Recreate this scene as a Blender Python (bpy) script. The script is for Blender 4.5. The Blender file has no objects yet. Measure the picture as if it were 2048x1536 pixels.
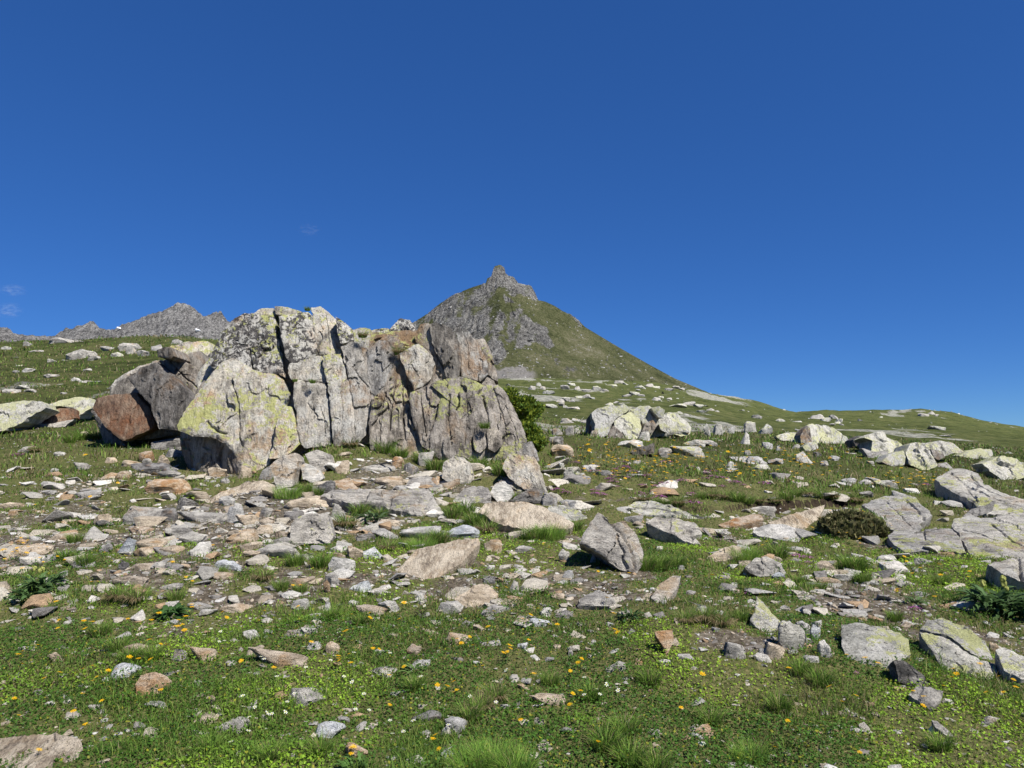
import bpy, bmesh, math, random
import numpy as np
from mathutils import Vector
R = math.radians
sc = bpy.context.scene
COL = sc.collection
rng = np.random.default_rng(7)
random.seed(7)

# ---------------------------------------------------------------- camera, sky, sun, exposure
F = 1420.0                      # focal length in photograph pixels (2048 wide)
PITCH = R(4.0)
EYE = np.array([0.0, 0.0, 1.6])
cam = bpy.data.cameras.new('camera'); cam.sensor_width = 36.0; cam.lens = F/2048*36.0
cam.clip_start = 0.1; cam.clip_end = 20000
camo = bpy.data.objects.new('camera', cam); COL.objects.link(camo)
camo.location = EYE; camo.rotation_euler = (R(90)+PITCH, 0, 0)
sc.camera = camo

SUN_EL, SUN_AZ = R(52), R(136)   # azimuth clockwise from the view direction (+Y)
w = bpy.data.worlds.new('World'); sc.world = w; w.use_nodes = True
nt = w.node_tree; bg = nt.nodes['Background']
sky = nt.nodes.new('ShaderNodeTexSky'); sky.sky_type = 'NISHITA'; sky.sun_disc = False
sky.sun_elevation = SUN_EL; sky.sun_rotation = SUN_AZ
sky.altitude = 3000; sky.air_density = 0.75; sky.dust_density = 0.0; sky.ozone_density = 4.0
hs = nt.nodes.new('ShaderNodeHueSaturation'); hs.inputs['Hue'].default_value = 0.507; hs.inputs['Saturation'].default_value = 1.5     # the phone's vivid blue, the same all over the sky
gm = nt.nodes.new('ShaderNodeGamma'); gm.inputs[1].default_value = 0.55      # the phone's tone curve, the same all over the sky
nt.links.new(sky.outputs[0], gm.inputs[0]); nt.links.new(gm.outputs[0], hs.inputs['Color']); tn = nt.nodes.new('ShaderNodeMix'); tn.data_type = 'RGBA'; tn.blend_type = 'MULTIPLY'; tn.inputs[0].default_value = 1.0; tn.inputs[7].default_value = (.36, .64, 1, 1)
nt.links.new(hs.outputs[0], tn.inputs[6]); nt.links.new(tn.outputs[2], bg.inputs[0]); bg.inputs[1].default_value = 0.14
sl = bpy.data.lights.new('sun', 'SUN'); sl.energy = 4.8; sl.angle = R(0.5); sl.color = (1.0, 0.955, 0.88)
so = bpy.data.objects.new('sun', sl); COL.objects.link(so)
sdir = Vector((math.sin(SUN_AZ)*math.cos(SUN_EL), math.cos(SUN_AZ)*math.cos(SUN_EL), math.sin(SUN_EL)))
so.rotation_euler = sdir.to_track_quat('Z', 'Y').to_euler(); so.location = (40, -40, 60)
vs = sc.view_settings; vs.view_transform = 'Standard'; vs.look = 'None'; vs.exposure = 0.74; vs.gamma = 1.0
sc.cycles.max_bounces = 4; sc.cycles.diffuse_bounces = 2; sc.cycles.glossy_bounces = 1
sc.cycles.transmission_bounces = 2; sc.cycles.transparent_max_bounces = 4

# ---------------------------------------------------------------- helpers: noise, projection, meshes
def _hash(ix, iy, iz, seed):
    h = (ix.astype(np.int64)*374761393 + iy.astype(np.int64)*668265263 + iz.astype(np.int64)*1274126177 + seed*974634777) & 0xffffffff
    h = ((h ^ (h >> 13))*1103515245) & 0xffffffff
    h = ((h ^ (h >> 16))*2654435761) & 0xffffffff
    return ((h ^ (h >> 15)) & 0xffffff)/float(0x7fffff) - 1.0

def vnoise(P, seed=0):
    P = np.asarray(P, float); i = np.floor(P).astype(np.int64); f = P - i; f = f*f*f*(f*(f*6-15)+10)
    out = 0
    for dx in (0, 1):
        wx = f[:, 0] if dx else 1-f[:, 0]
        for dy in (0, 1):
            wy = f[:, 1] if dy else 1-f[:, 1]
            for dz in (0, 1):
                wz = f[:, 2] if dz else 1-f[:, 2]
                out = out + wx*wy*wz*_hash(i[:, 0]+dx, i[:, 1]+dy, i[:, 2]+dz, seed)
    return out

def fbm(P, octv=4, seed=0, gain=0.5):
    P = np.asarray(P, float); a, s, t = 1.0, 0, 0
    for k in range(octv):
        s = s + a*vnoise(P, seed+k*17); t += a; a *= gain; P = P*2.03 + 11.7
    return s/t*1.6

def v3(x, y, z=0.0):
    x = np.asarray(x, float); return np.stack([x, np.broadcast_to(y, x.shape), np.broadcast_to(z, x.shape)], -1)

def sstep(a, b, x):
    t = np.clip((x-a)/(b-a), 0, 1); return t*t*(3-2*t)

CP, SP = math.cos(PITCH), math.sin(PITCH)
def ray(X, Y):
    """direction with y component 1 through photograph pixel X, Y"""
    u = (np.asarray(X, float)-1024)/F; v = (768-np.asarray(Y, float))/F
    fy = CP - v*SP
    return np.stack([u/fy, np.ones_like(u*v), (SP + v*CP)/fy + 0*u], -1)
def at(X, Y, D):
    return EYE + ray(X, Y)*np.asarray(D, float)[..., None]

def mesh_np(name, V, Fs, smooth=True, sharp=None):
    """V (n,3); Fs list of int arrays (m,k)"""
    me = bpy.data.meshes.new(name)
    if not isinstance(Fs, (list, tuple)): Fs = [Fs]
    Fs = [np.asarray(f, np.int32) for f in Fs if len(f)]
    nl = sum(f.size for f in Fs); npol = sum(len(f) for f in Fs)
    me.vertices.add(len(V)); me.vertices.foreach_set('co', np.asarray(V, np.float32).ravel())
    me.loops.add(nl); me.polygons.add(npol)
    me.loops.foreach_set('vertex_index', np.concatenate([f.ravel() for f in Fs]))
    tot = np.concatenate([np.full(len(f), f.shape[1], np.int32) for f in Fs])
    st = np.concatenate([[0], np.cumsum(tot)[:-1]]).astype(np.int32)
    me.polygons.foreach_set('loop_start', st); me.polygons.foreach_set('loop_total', tot)
    me.polygons.foreach_set('use_smooth', np.full(npol, smooth, bool))
    me.update(calc_edges=True); me.validate()
    if sharp: me.set_sharp_from_angle(angle=R(sharp))
    return me
def attr_f(me, name, a):
    at_ = me.attributes.new(name, 'FLOAT', 'POINT'); at_.data.foreach_set('value', np.asarray(a, np.float32))
def attr_c(me, name, c):
    c = np.asarray(c, np.float32)
    if c.shape[1] == 3: c = np.concatenate([c, np.ones((len(c), 1), np.float32)], 1)
    at_ = me.color_attributes.new(name, 'FLOAT_COLOR', 'POINT'); at_.data.foreach_set('color', c.ravel())
def add(name, me, mat=None, parent=None, loc=None):
    o = bpy.data.objects.new(name, me); COL.objects.link(o)
    if mat is not None and not me.materials: me.materials.append(mat)
    if parent is not None: o.parent = parent
    if loc is not None: o.location = loc
    return o
def tag(o, label=None, cat=None, group=None, kind=None):
    if label: o['label'] = label
    if cat: o['category'] = cat
    if group: o['group'] = group
    if kind: o['kind'] = kind
    return o
def empty(name, loc):
    o = bpy.data.objects.new(name, None); o.empty_display_size = 0.2; COL.objects.link(o); o.location = loc; return o

# ---------------------------------------------------------------- materials
class NT:
    def __init__(s, name):
        s.m = bpy.data.materials.new(name); s.m.use_nodes = True; s.t = s.m.node_tree
        s.b = s.t.nodes['Principled BSDF']; s.out = s.t.nodes['Material Output']
        s.b.inputs['Roughness'].default_value = 0.9; s.b.inputs['Specular IOR Level'].default_value = 0.2
    def n(s, typ, **kw):
        o = s.t.nodes.new('ShaderNode'+typ)
        for k, v in kw.items():
            if k.startswith('i_'):
                key = k[2:]; key = int(key) if key.isdigit() else key
                s.set(o.inputs[key], v)
            else: setattr(o, k, v)
        return o
    def set(s, inp, v):
        if isinstance(v, bpy.types.NodeSocket): s.t.links.new(v, inp)
        elif isinstance(v, (tuple, list)) and len(v) == 3 and inp.type == 'RGBA': inp.default_value = (*v, 1)
        else: inp.default_value = v
    def pos(s, scale=(1, 1, 1), rot=(0, 0, 0), src=None):
        if src is None: src = s.n('NewGeometry').outputs['Position']
        mp = s.n('Mapping', i_Vector=src, i_Scale=scale, i_Rotation=rot); return mp.outputs[0]
    def noise(s, vec, scale, detail=6, rough=0.55, dist=0.0):
        return s.n('TexNoise', i_Vector=vec, i_Scale=scale, i_Detail=detail, i_Roughness=rough, i_Distortion=dist).outputs['Fac']
    def ramp(s, fac, a, b, c0=0.0, c1=1.0):
        return s.n('MapRange', interpolation_type='SMOOTHSTEP', i_0=fac, i_1=a, i_2=b, i_3=c0, i_4=c1).outputs[0]
    def cr(s, fac, stops):
        r = s.n('ValToRGB', i_0=fac); e = r.color_ramp.elements
        while len(e) < len(stops): e.new(0.5)
        for k, (p, c) in enumerate(stops): e[k].position = p; e[k].color = (*c, 1)
        return r.outputs[0]
    def mix(s, fac, a, b, mode='MIX'):
        o = s.n('Mix', data_type='RGBA', blend_type=mode)
        s.set(o.inputs[0], fac); s.set(o.inputs[6], a); s.set(o.inputs[7], b); return o.outputs[2]
    def math(s, op, a, b=0.0):
        o = s.n('Math', operation=op); s.set(o.inputs[0], a); s.set(o.inputs[1], b); return o.outputs[0]
    def bump(s, h, strength, dist, prev=None):
        b = s.n('Bump', i_Height=h, i_Strength=strength, i_Distance=dist)
        if prev is not None: s.t.links.new(prev, b.inputs['Normal'])
        return b.outputs[0]

ROCKM = {}
def rockmat(name, dark=(.11, .105, .1), mid=(.27, .26, .24), light=(.46, .44, .40), stain=(.36, .21, .10), stain_amt=.3,
            lichen=.0, black=.0, pale=.0, sc_=1.0, grain=(6, 6, 1.4), rot=(0, 0, 0), lich_col=(.50, .52, .20), rough=.92, bump=1.0, vein=True):
    T = NT(name)
    P = T.pos((sc_, sc_, sc_)); G = T.pos(tuple(g*sc_ for g in grain), rot)
    a = T.noise(P, 2.2, 8, .62); b = T.noise(G, 1.6, 7, .65); f = T.noise(P, 38, 4, .7)
    fac = T.math('ADD', T.math('MULTIPLY', a, .45), T.math('ADD', T.math('MULTIPLY', b, .42), T.math('MULTIPLY', f, .16)))
    col = T.cr(fac, [(.40, dark), (.48, mid), (.55, light), (.66, tuple(min(1, c*1.28) for c in light))])
    if stain_amt:
        s1 = T.noise(P, 1.1, 6, .6, .4); s2 = T.noise(G, 1.0, 5)
        sm = T.math('MULTIPLY', T.ramp(s1, .62-.30*stain_amt, .74-.22*stain_amt), T.ramp(s2, .35, .58))
        col = T.mix(T.math('MULTIPLY', sm, .85), col, T.mix(T.ramp(f, .35, .7), tuple(c*.75 for c in stain), stain))
    if pale:
        p1 = T.noise(P, 3.1, 8, .7); col = T.mix(T.math('MULTIPLY', T.ramp(p1, .58-.2*pale, .70-.2*pale), .75), col, (.60, .595, .56))
    st = T.noise(T.pos(tuple(g*sc_*2.2 for g in grain), rot), 2.0, 9, .74, .35)
    col = T.mix(T.math('MULTIPLY', T.ramp(st, .54, .66), .62), col, T.mix(1.0, col, (.36, .34, .33), 'MULTIPLY'))
    sp = T.noise(P, 48, 5, .72); col = T.mix(T.math('MULTIPLY', T.ramp(sp, .56, .66), .55), col, (.075, .072, .07))
    if vein:
        vn = T.math('ABSOLUTE', T.math('SUBTRACT', T.noise(T.pos(tuple(g*sc_*.45 for g in grain), rot), 1.7, 6, .6, .6), .5))
        col = T.mix(T.math('MULTIPLY', T.ramp(vn, .007, .001), .75), col, (.03, .028, .027))
    nz = T.n('SeparateXYZ', i_0=T.n('NewGeometry').outputs['Normal']).outputs[2]
    if black:
        k1 = T.noise(P, 7.5, 10, .76, .3); k0 = T.noise(P, 1.3, 3)
        km = T.math('MULTIPLY', T.ramp(k1, .645-.13*black, .66-.13*black), T.ramp(k0, .52-.2*black, .62-.2*black))
        col = T.mix(T.math('MULTIPLY', km, .92), col, (.045, .042, .045))
    if lichen:
        l1 = T.noise(P, 9.0, 9, .72, .6); l0 = T.noise(P, 1.5, 4, .6); l2 = T.noise(P, 55, 3, .6)
        up = T.math('MULTIPLY', T.ramp(nz, -.2, .9), .11)
        lm = T.math('ADD', T.math('ADD', T.math('MULTIPLY', l1, .55), T.math('MULTIPLY', l0, .5)), up)
        lm = T.ramp(T.math('ADD', lm, T.math('MULTIPLY', l2, .14)), .800-.10*lichen, .814-.10*lichen)
        col = T.mix(T.math('MULTIPLY', lm, .88), col, T.mix(T.ramp(l2, .3, .7), tuple(c*.72 for c in lich_col), lich_col))
    inf = T.n('ObjectInfo').outputs['Random']
    col = T.mix(1.0, col, T.cr(inf, [(0, (.80, .80, .82)), (.5, (.97, .95, .92)), (1, (1.08, 1.06, 1.02))]), 'MULTIPLY')
    T.set(T.b.inputs['Base Color'], col); T.b.inputs['Roughness'].default_value = rough
    h1 = T.noise(G, 3.0, 8, .7); h2 = T.noise(P, 22, 7, .7)
    nb = T.bump(h1, .8*bump, .16/sc_); nb = T.bump(h2, .8*bump, .05/sc_, nb)
    T.set(T.b.inputs['Normal'], nb); ROCKM[name] = T.m; return T.m

V_ = (5, 5, .9); H_ = (2.2, 2.2, 9)
rockmat('rock_face_pale', mid=(.36, .34, .305), light=(.60, .56, .49), lichen=.85, black=.45, pale=.6, stain_amt=.40, stain=(.52, .36, .22), grain=V_)
rockmat('rock_face_spotted', mid=(.38, .365, .34), light=(.62, .60, .555), lichen=.75, black=1.2, pale=.9, stain_amt=.30, stain=(.52, .36, .22), grain=V_)
rockmat('rock_face_lichen', mid=(.38, .355, .31), light=(.62, .58, .50), lichen=1.25, black=.3, pale=.6, stain_amt=.5, stain=(.52, .34, .19), grain=V_)
rockmat('rock_face_stained', lichen=.25, black=.3, pale=.4, stain_amt=.5, stain=(.45, .30, .18), grain=V_)
rockmat('rock_face_grey', dark=(.075, .068, .060), mid=(.25, .225, .195), light=(.46, .42, .365), lichen=1.1, black=.35, stain_amt=.3, stain=(.38, .27, .17), grain=V_)
rockmat('rock_face_brown', dark=(.09, .08, .072), mid=(.25, .225, .195), light=(.44, .405, .36), lichen=.75, black=.3, stain_amt=.55, stain=(.33, .21, .11), grain=V_)
rockmat('rock_face_dark', dark=(.06, .055, .052), mid=(.16, .148, .135), light=(.30, .28, .255), lichen=.12, black=.2, stain_amt=.35, stain=(.28, .17, .09), grain=V_)  # also gives faces and clefts that lie in shade their darkness
rockmat('rock_rust', dark=(.10, .065, .05), mid=(.21, .135, .095), light=(.34, .25, .18), lichen=.3, stain_amt=.55, stain=(.29, .125, .06))
rockmat('rock_meadow_lichen', dark=(.13, .13, .12), mid=(.38, .38, .34), light=(.56, .55, .50), lichen=1.25, black=.25, pale=.7, stain_amt=.05, lich_col=(.56, .57, .34), grain=(5, 5, 1.2), rot=(0, R(35), 0))
rockmat('rock_bedrock', dark=(.13, .125, .115), mid=(.45, .435, .40), light=(.60, .58, .53), lichen=.45, black=.4, pale=.35, stain_amt=.3, stain=(.43, .32, .21), grain=(2, 7, 5), rot=(0, R(20), R(28)))
rockmat('stone_grey', dark=(.14, .135, .13), mid=(.30, .29, .275), light=(.46, .445, .41), stain_amt=.22, stain=(.40, .27, .15), sc_=2.2, grain=H_)
rockmat('stone_light', dark=(.24, .24, .235), mid=(.45, .445, .42), light=(.62, .605, .57), stain_amt=.15, stain=(.48, .36, .22), sc_=2.2, grain=H_)
rockmat('stone_bluish', dark=(.24, .26, .28), mid=(.42, .45, .475), light=(.60, .62, .63), stain_amt=.05, sc_=2.2, grain=H_)
rockmat('stone_tan', dark=(.20, .16, .115), mid=(.42, .35, .265), light=(.57, .49, .39), stain_amt=.45, stain=(.48, .31, .16), sc_=2.2, grain=H_)
rockmat('stone_orange', dark=(.20, .12, .06), mid=(.40, .28, .17), light=(.54, .45, .35), stain_amt=.6, stain=(.45, .23, .09), sc_=2.2, grain=H_)
rockmat('stone_dark', dark=(.05, .05, .048), mid=(.125, .12, .115), light=(.30, .29, .275), stain_amt=.15, sc_=2.2, grain=H_)
rockmat('stone_lichen', dark=(.14, .14, .13), mid=(.33, .33, .30), light=(.52, .51, .47), lichen=.72, black=.3, pale=.4, stain_amt=.1, lich_col=(.52, .54, .25), sc_=1.6, grain=H_)
rockmat('slab_tan', dark=(.17, .14, .11), mid=(.42, .355, .275), light=(.60, .53, .43), stain_amt=.4, stain=(.50, .36, .22), sc_=1.5, grain=(9, 2.0, 5), rot=(0, 0, R(-35)))
rockmat('slab_grey', dark=(.16, .155, .15), mid=(.37, .352, .325), light=(.55, .525, .48), stain_amt=.4, lichen=.1, stain=(.43, .31, .19), sc_=1.5, grain=(2, 9, 6), rot=(0, 0, R(15)))
rockmat('weathered_wood', dark=(.10, .098, .095), mid=(.24, .235, .225), light=(.37, .36, .345), stain_amt=.0, sc_=2.5, grain=(1.2, 14, 14), rot=(0, R(20), 0))
rockmat('crag_far', dark=(.10, .10, .10), mid=(.215, .212, .208), light=(.36, .352, .335), stain_amt=.2, stain=(.33, .30, .24), sc_=.045, grain=(5, 5, 1.1))
rockmat('crag_near_far', dark=(.085, .085, .082), mid=(.19, .186, .176), light=(.33, .322, .30), stain_amt=.1, sc_=.16, grain=(5, 5, 1.0))

def leafmat(name, translucency=.3, rough=.6):
    T = NT(name)
    c = T.n('VertexColor', layer_name='Col').outputs[0]
    T.set(T.b.inputs['Base Color'], c); T.b.inputs['Roughness'].default_value = rough
    tr = T.n('BsdfTranslucent', i_Color=c); mx = T.n('MixShader', i_0=translucency)
    T.t.links.new(T.b.outputs[0], mx.inputs[1]); T.t.links.new(tr.outputs[0], mx.inputs[2])
    T.t.links.new(mx.outputs[0], T.out.inputs[0]); return T.m
LEAF = leafmat('leaf_green', .36); PETAL = leafmat('petal', .2)
T = NT('pebble'); T.set(T.b.inputs['Base Color'], T.n('VertexColor', layer_name='Col').outputs[0]); PEB = T.m
T = NT('snow'); T.b.inputs['Base Color'].default_value = (.85, .87, .9, 1); SNOW = T.m
# ---------------------------------------------------------------- terrain height field
_D = np.array([1.0, 2.2, 3.3, 5, 7.5, 10, 14, 18, 22, 30, 45, 70, 120, 200, 350, 600, 1500, 7000])
_T = {
 -900: [1900,1560,1290,1125,1040,955,892,845,790,730,672,690,715,740,780,840,865],
    0: [1900,1560,1290,1120,1035,950,890,845,795,738,683,700,720,740,780,840,865],
  450: [1900,1560,1287,1118,1030,945,890,850,795,735,680,700,720,740,780,840,865],
  580: [1900,1560,1288,1118,1030,925,885,850,798,740,692,708,722,740,780,840,865],
  350: [1900,1560,1285,1115,1030,940,885,845,790,730,670,690,715,740,780,840,865],
  660: [1900,1560,1290,1120,1030,893,868,850,800,745,705,715,722,740,780,840,865],
  740: [1900,1560,1290,1120,1030,896,870,850,800,745,705,715,722,740,780,840,865],
  860: [1900,1560,1290,1120,1030,908,880,860,840,800,770,765,762,757,775,835,865],
 1010: [1900,1560,1290,1120,1030,912,882,866,862,850,830,795,775,757,760,830,865],
 1090: [1900,1560,1290,1120,1030,932,885,868,872,866,845,805,780,757,760,830,865],
 1300: [1900,1560,1290,1125,1037,945,898,874,877,870,850,815,790,764,770,840,865],
 1430: [1900,1560,1290,1127,1042,957,908,880,881,874,858,832,808,789,795,845,866],
 1520: [1900,1560,1290,1130,1046,962,914,886,885,877,864,846,828,803,815,850,866],
 1590: [1900,1560,1292,1132,1050,966,918,892,889,881,870,854,840,827,830,855,866],
 1640: [1900,1560,1293,1133,1052,968,920,895,892,884,872,856,838,818,835,858,866],
 1700: [1900,1560,1294,1134,1054,970,923,898,895,887,875,859,842,822,838,860,866],
 1800: [1900,1560,1296,1137,1058,976,928,904,900,892,880,864,847,820,842,862,866],
 1850: [1900,1560,1297,1139,1061,980,933,908,903,895,883,866,847,817,845,862,866],
 1920: [1900,1560,1298,1141,1064,985,940,914,908,899,887,872,853,825,850,864,866],
 1980: [1900,1560,1299,1143,1067,990,945,920,913,904,892,878,862,840,858,866,867],
 2048: [1900,1560,1300,1145,1070,995,950,925,918,908,897,884,874,856,870,872,867],
 2300: [1900,1560,1300,1148,1075,1003,962,940,930,920,912,902,893,885,885,878,867],
 3000: [1900,1560,1300,1150,1080,1010,970,950,940,930,922,915,908,900,892,880,868]}
_X = np.array(sorted(_T)); 
def _slope(X, Y): return ray(X, Y)[..., 2]
_S = np.array([[_slope(1024, y) for y in [0]+_T[x]] for x in _X])
_S[:, 0] = -1.6/_D[0]
_S[:, 1] = -1.6/_D[1]
_lx = np.arange(-900, 3001, 10.0); _ll = np.linspace(0, math.log(7000), 420)
_G = np.array([[0.0]])
_tmp = np.array([np.interp(_ll, np.log(_D), r) for r in _S])
_G = np.array([np.interp(_lx, _X, _tmp[:, j]) for j in range(len(_ll))]).T
def _box(a, k, ax):
    pad = [(0, 0), (0, 0)]; pad[ax] = (k, k); p = np.pad(a, pad, 'edge'); c = np.cumsum(p, ax)
    c = np.concatenate([np.zeros_like(np.take(c, [0], ax)), c], ax); n = a.shape[ax]
    return (np.take(c, np.arange(2*k+1, 2*k+1+n), ax) - np.take(c, np.arange(0, n), ax))/(2*k+1)
for _ in range(2): _G = _box(_G, 3, 1)
for _ in range(2): _G = _box(_G, 1, 0)
_Gm = _G.mean(0, keepdims=True)

DIGS = []    # (x, y, sx, sy, dz) gaussian bumps and hollows added to the ground
BANK = []    # polyline of the eroded turf edge
def ground(x, y, detail=True):
    x = np.atleast_1d(np.asarray(x, float)); y = np.atleast_1d(np.asarray(y, float))
    r = np.hypot(x, y) + 1e-6; th = np.arctan2(x, y); tc = np.clip(th, -R(52), R(52))
    D = r*np.cos(tc); X = 1024 + F*np.tan(tc)
    gx = np.clip((X+900)/10.0, 0, len(_lx)-1.001); gl = np.clip(np.log(np.maximum(D, 1.0))/_ll[-1]*(len(_ll)-1), 0, len(_ll)-1.001)
    ix = gx.astype(int); il = gl.astype(int); fx = gx-ix; fl = gl-il
    s = (_G[ix, il]*(1-fx)*(1-fl) + _G[ix+1, il]*fx*(1-fl) + _G[ix, il+1]*(1-fx)*fl + _G[ix+1, il+1]*fx*fl)
    sm = _Gm[0, il]*(1-fl) + _Gm[0, il+1]*fl
    k = sstep(R(60), R(180), np.abs(th)); s = s*(1-k) + sm*k
    z = 1.6 + s*np.maximum(D, 1.0)
    for (bx, by, sx, sy, dz) in DIGS:
        z = z + dz*np.exp(-((x-bx)/sx)**2 - ((y-by)/sy)**2)
    if BANK:
        bk = np.array(BANK); yb = np.interp(x, bk[:, 0], bk[:, 1]) + .10*vnoise(v3(x*3, 0*x, 3.1))
        e = sstep(bk[0, 0]-.4, bk[0, 0]+.3, x)*(1-sstep(bk[-1, 0]-.3, bk[-1, 0]+.4, x))
        d = yb - y                                    # metres in front of the edge
        z = z - e*np.clip(.09+.10*vnoise(v3(x*1.9, 0*x, 1.)), .0, .2)*sstep(-.02, .08, d)*(1-sstep(.3, 1.3, d)) + e*.05*sstep(-1.2, -.05, d)*(1-sstep(-.05, .06, d))
    if detail:
        P = v3(x, y)
        z = z + .075*fbm(P*.55, 3, 5) + .030*fbm(P*2.6, 3, 9)*sstep(90, 30, r)
        far = sstep(16, 45, r)
        z = z + far*(.22*fbm(P*.22, 4, 21)) + sstep(60, 200, r)*1.0*fbm(P*.045, 4, 33)*sstep(6000, 600, r)
    return z
_DD = np.exp(np.linspace(math.log(1.5), math.log(1500), 2600))
def hit(X, Y):
    d = ray(X, Y); px = EYE[0]+d[0]*_DD; py = _DD; pz = EYE[2]+d[2]*_DD
    g = ground(px, py); below = np.nonzero(pz < g)[0]
    k = below[0] if len(below) else len(_DD)-1
    return np.array([px[k], py[k], g[k]])
def hitD(X, Y): return hit(X, Y)[1]
# turf hummock, moss mound, hollow under the dark bank
for (X, Y, sx, sy, dz) in [(1705, 1062, .50, .34, .30), (1135, 985, .3, .3, .12), (1420, 1235, .35, .25, .08), (700, 1300, .5, .4, .04)]:
    p = hit(X, Y); DIGS.append((p[0], p[1], sx, sy, dz))
_bk = [hit(X, Y) for (X, Y) in [(1275, 1010), (1340, 1016), (1400, 1022), (1470, 1014), (1560, 1008), (1650, 1003), (1745, 994)]]
BANK[:] = [(p[0], p[1]) for p in _bk]

BARE = [(hit(X, Y), r, s) for (X, Y, r, s) in [(60, 1080, .75, .8), (10, 1130, .4, .5), (1150, 1165, .6, .32), (1260, 1190, .5, .40), (1330, 1150, .5, .3), (1550, 1040, .9, .8),
        (1430, 1075, .6, .7), (1410, 1290, .3, .6), (1480, 1290, .3, .5), (470, 1055, 1.0, .6), (400, 955, 1.0, .6), (640, 1040, .9, .5), (850, 1185, .5, .4), (1630, 1190, .7, .30), (1080, 1265, .4, .45),
        (830, 1130, .5, .4), (700, 1190, .5, .3), (1730, 1195, .5, .32), (1600, 1290, .35, .6), (300, 1020, .8, .5), (200, 1090, .6, .35), (780, 960, .8, .5), (1820, 1150, .5, .4), (120, 980, 1.2, .35), (560, 1000, .8, .5), (1000, 1225, .4, .35)]]
LUSH = [(hit(X, Y), r, s) for (X, Y, r, s) in [(200, 1440, 1.0, .5), (1250, 1480, .9, .6), (1700, 1450, 1.0, .6), (700, 1480, .9, .4), (1300, 960, 2.2, .5), (1600, 960, 2.5, .6), (1500, 1150, .5, .3), (1960, 1380, .7, .4), (60, 1260, .6, .4)]]
def bare(x, y):
    """0 = closed turf, 1 = open soil and grit"""
    P = v3(x, y); b = .47 + .45*fbm(P*.9, 4, 51) + .20*fbm(P*4, 3, 57)
    r = np.hypot(x, y); b = b - .12 - .22*sstep(8.5, 3.2, r) - .05*sstep(9, 14, r) + .24*sstep(5.6, 7.5, r)*sstep(14.5, 12.5, r)*sstep(2.0, .6, x)*sstep(-.62, -.40, x/np.maximum(y, 1))
    for (p, rr, s) in BARE: b = b + s*np.exp(-((x-p[0])**2+(y-p[1])**2)/rr**2)
    for (p, rr, s) in LUSH: b = b - s*np.exp(-((x-p[0])**2+(y-p[1])**2)/rr**2)
    return sstep(.44, .95, b)

def poly_in(X, Y, poly):
    poly = np.array(poly, float); n = len(poly); ins = np.zeros(X.shape, bool)
    for i in range(n):
        x0, y0 = poly[i]; x1, y1 = poly[(i+1) % n]
        c = ((y0 > Y) != (y1 > Y)) & (X < (x1-x0)*(Y-y0)/((y1-y0) or 1e-9)+x0); ins ^= c
    return ins

# ground sheet: polar grid, fine inside the view, coarse behind the camera
rr_ = np.concatenate([[0.0, .6, 1.1, 1.6], np.exp(np.linspace(math.log(2.0), math.log(42), 320)), np.exp(np.linspace(math.log(43.5), math.log(7000), 95))])
tt_ = np.concatenate([np.linspace(-180, -46, 40)[:-1], np.linspace(-46, 46, 430), np.linspace(46, 180, 40)[1:]])
TT, RR = np.meshgrid(R(1)*tt_, rr_); gx_, gy_ = (RR*np.sin(TT)).ravel(), (RR*np.cos(TT)).ravel()
gz_ = ground(gx_, gy_)
nr, ntt = RR.shape
ii = (np.arange(nr-1)[:, None]*ntt + np.arange(ntt-1)[None, :]).ravel()
Fq = np.stack([ii, ii+1, ii+1+ntt, ii+ntt], 1)
gme = mesh_np('ground', v3(gx_, gy_, gz_), Fq[:, ::-1])
rad = np.hypot(gx_, gy_)
bare_v = bare(gx_, gy_)
# slabs and patches of exposed rock in the distance: where they break through the turf
Xp = 1024 + F*gx_/np.maximum(gy_, .1)
Pn = v3(gx_, gy_)
rk = np.zeros(len(gx_))
foot = (gy_ > 45)*sstep(960, 1060, Xp)*(1-sstep(1440, 1560, Xp))*(1-sstep(470, 600, gy_))
rk = np.maximum(rk, foot*sstep(.05, .32, fbm(Pn*np.array([.035, .022, 1]), 5, 61, .62)+.08))
rh = (gy_ > 90)*sstep(1560, 1640, Xp)
rk = np.maximum(rk, rh*sstep(.30, .55, fbm(Pn*np.array([.05, .025, 1]), 5, 67, .62)))
lh = (gy_ > 24)*sstep(700, 500, Xp)
rk = np.maximum(rk, lh*.8*sstep(.42, .66, fbm(Pn*np.array([.16, .09, 1]), 5, 71, .62)))
attr_f(gme, 'bare', bare_v); attr_f(gme, 'far', sstep(9, 26, rad)); attr_f(gme, 'rockiness', rk)
T = NT('turf_and_soil')
P = T.pos(); geo = T.n('NewGeometry')
A = lambda n_: T.n('Attribute', attribute_name=n_).outputs['Fac']
n1 = T.noise(P, 1.4, 8, .65); n2 = T.noise(P, 14, 6, .7); n3 = T.noise(P, 90, 3, .7); nL = T.noise(P, .12, 6, .62); nM = T.noise(P, .5, 7, .66)
soil = T.cr(n2, [(.30, (.026, .021, .016)), (.48, (.075, .062, .046)), (.62, (.16, .14, .11)), (.78, (.30, .28, .24))])
thatch = T.cr(T.noise(P, 30, 6, .75), [(.32, (.035, .035, .014)), (.48, (.075, .082, .03)), (.6, (.14, .125, .055)), (.75, (.24, .20, .11))])
near = T.mix(T.ramp(T.math('ADD', A('bare'), T.math('MULTIPLY', T.math('SUBTRACT', T.noise(P, 5, 6, .7), .5), 1.5)), .45, .85), thatch, soil)
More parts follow.
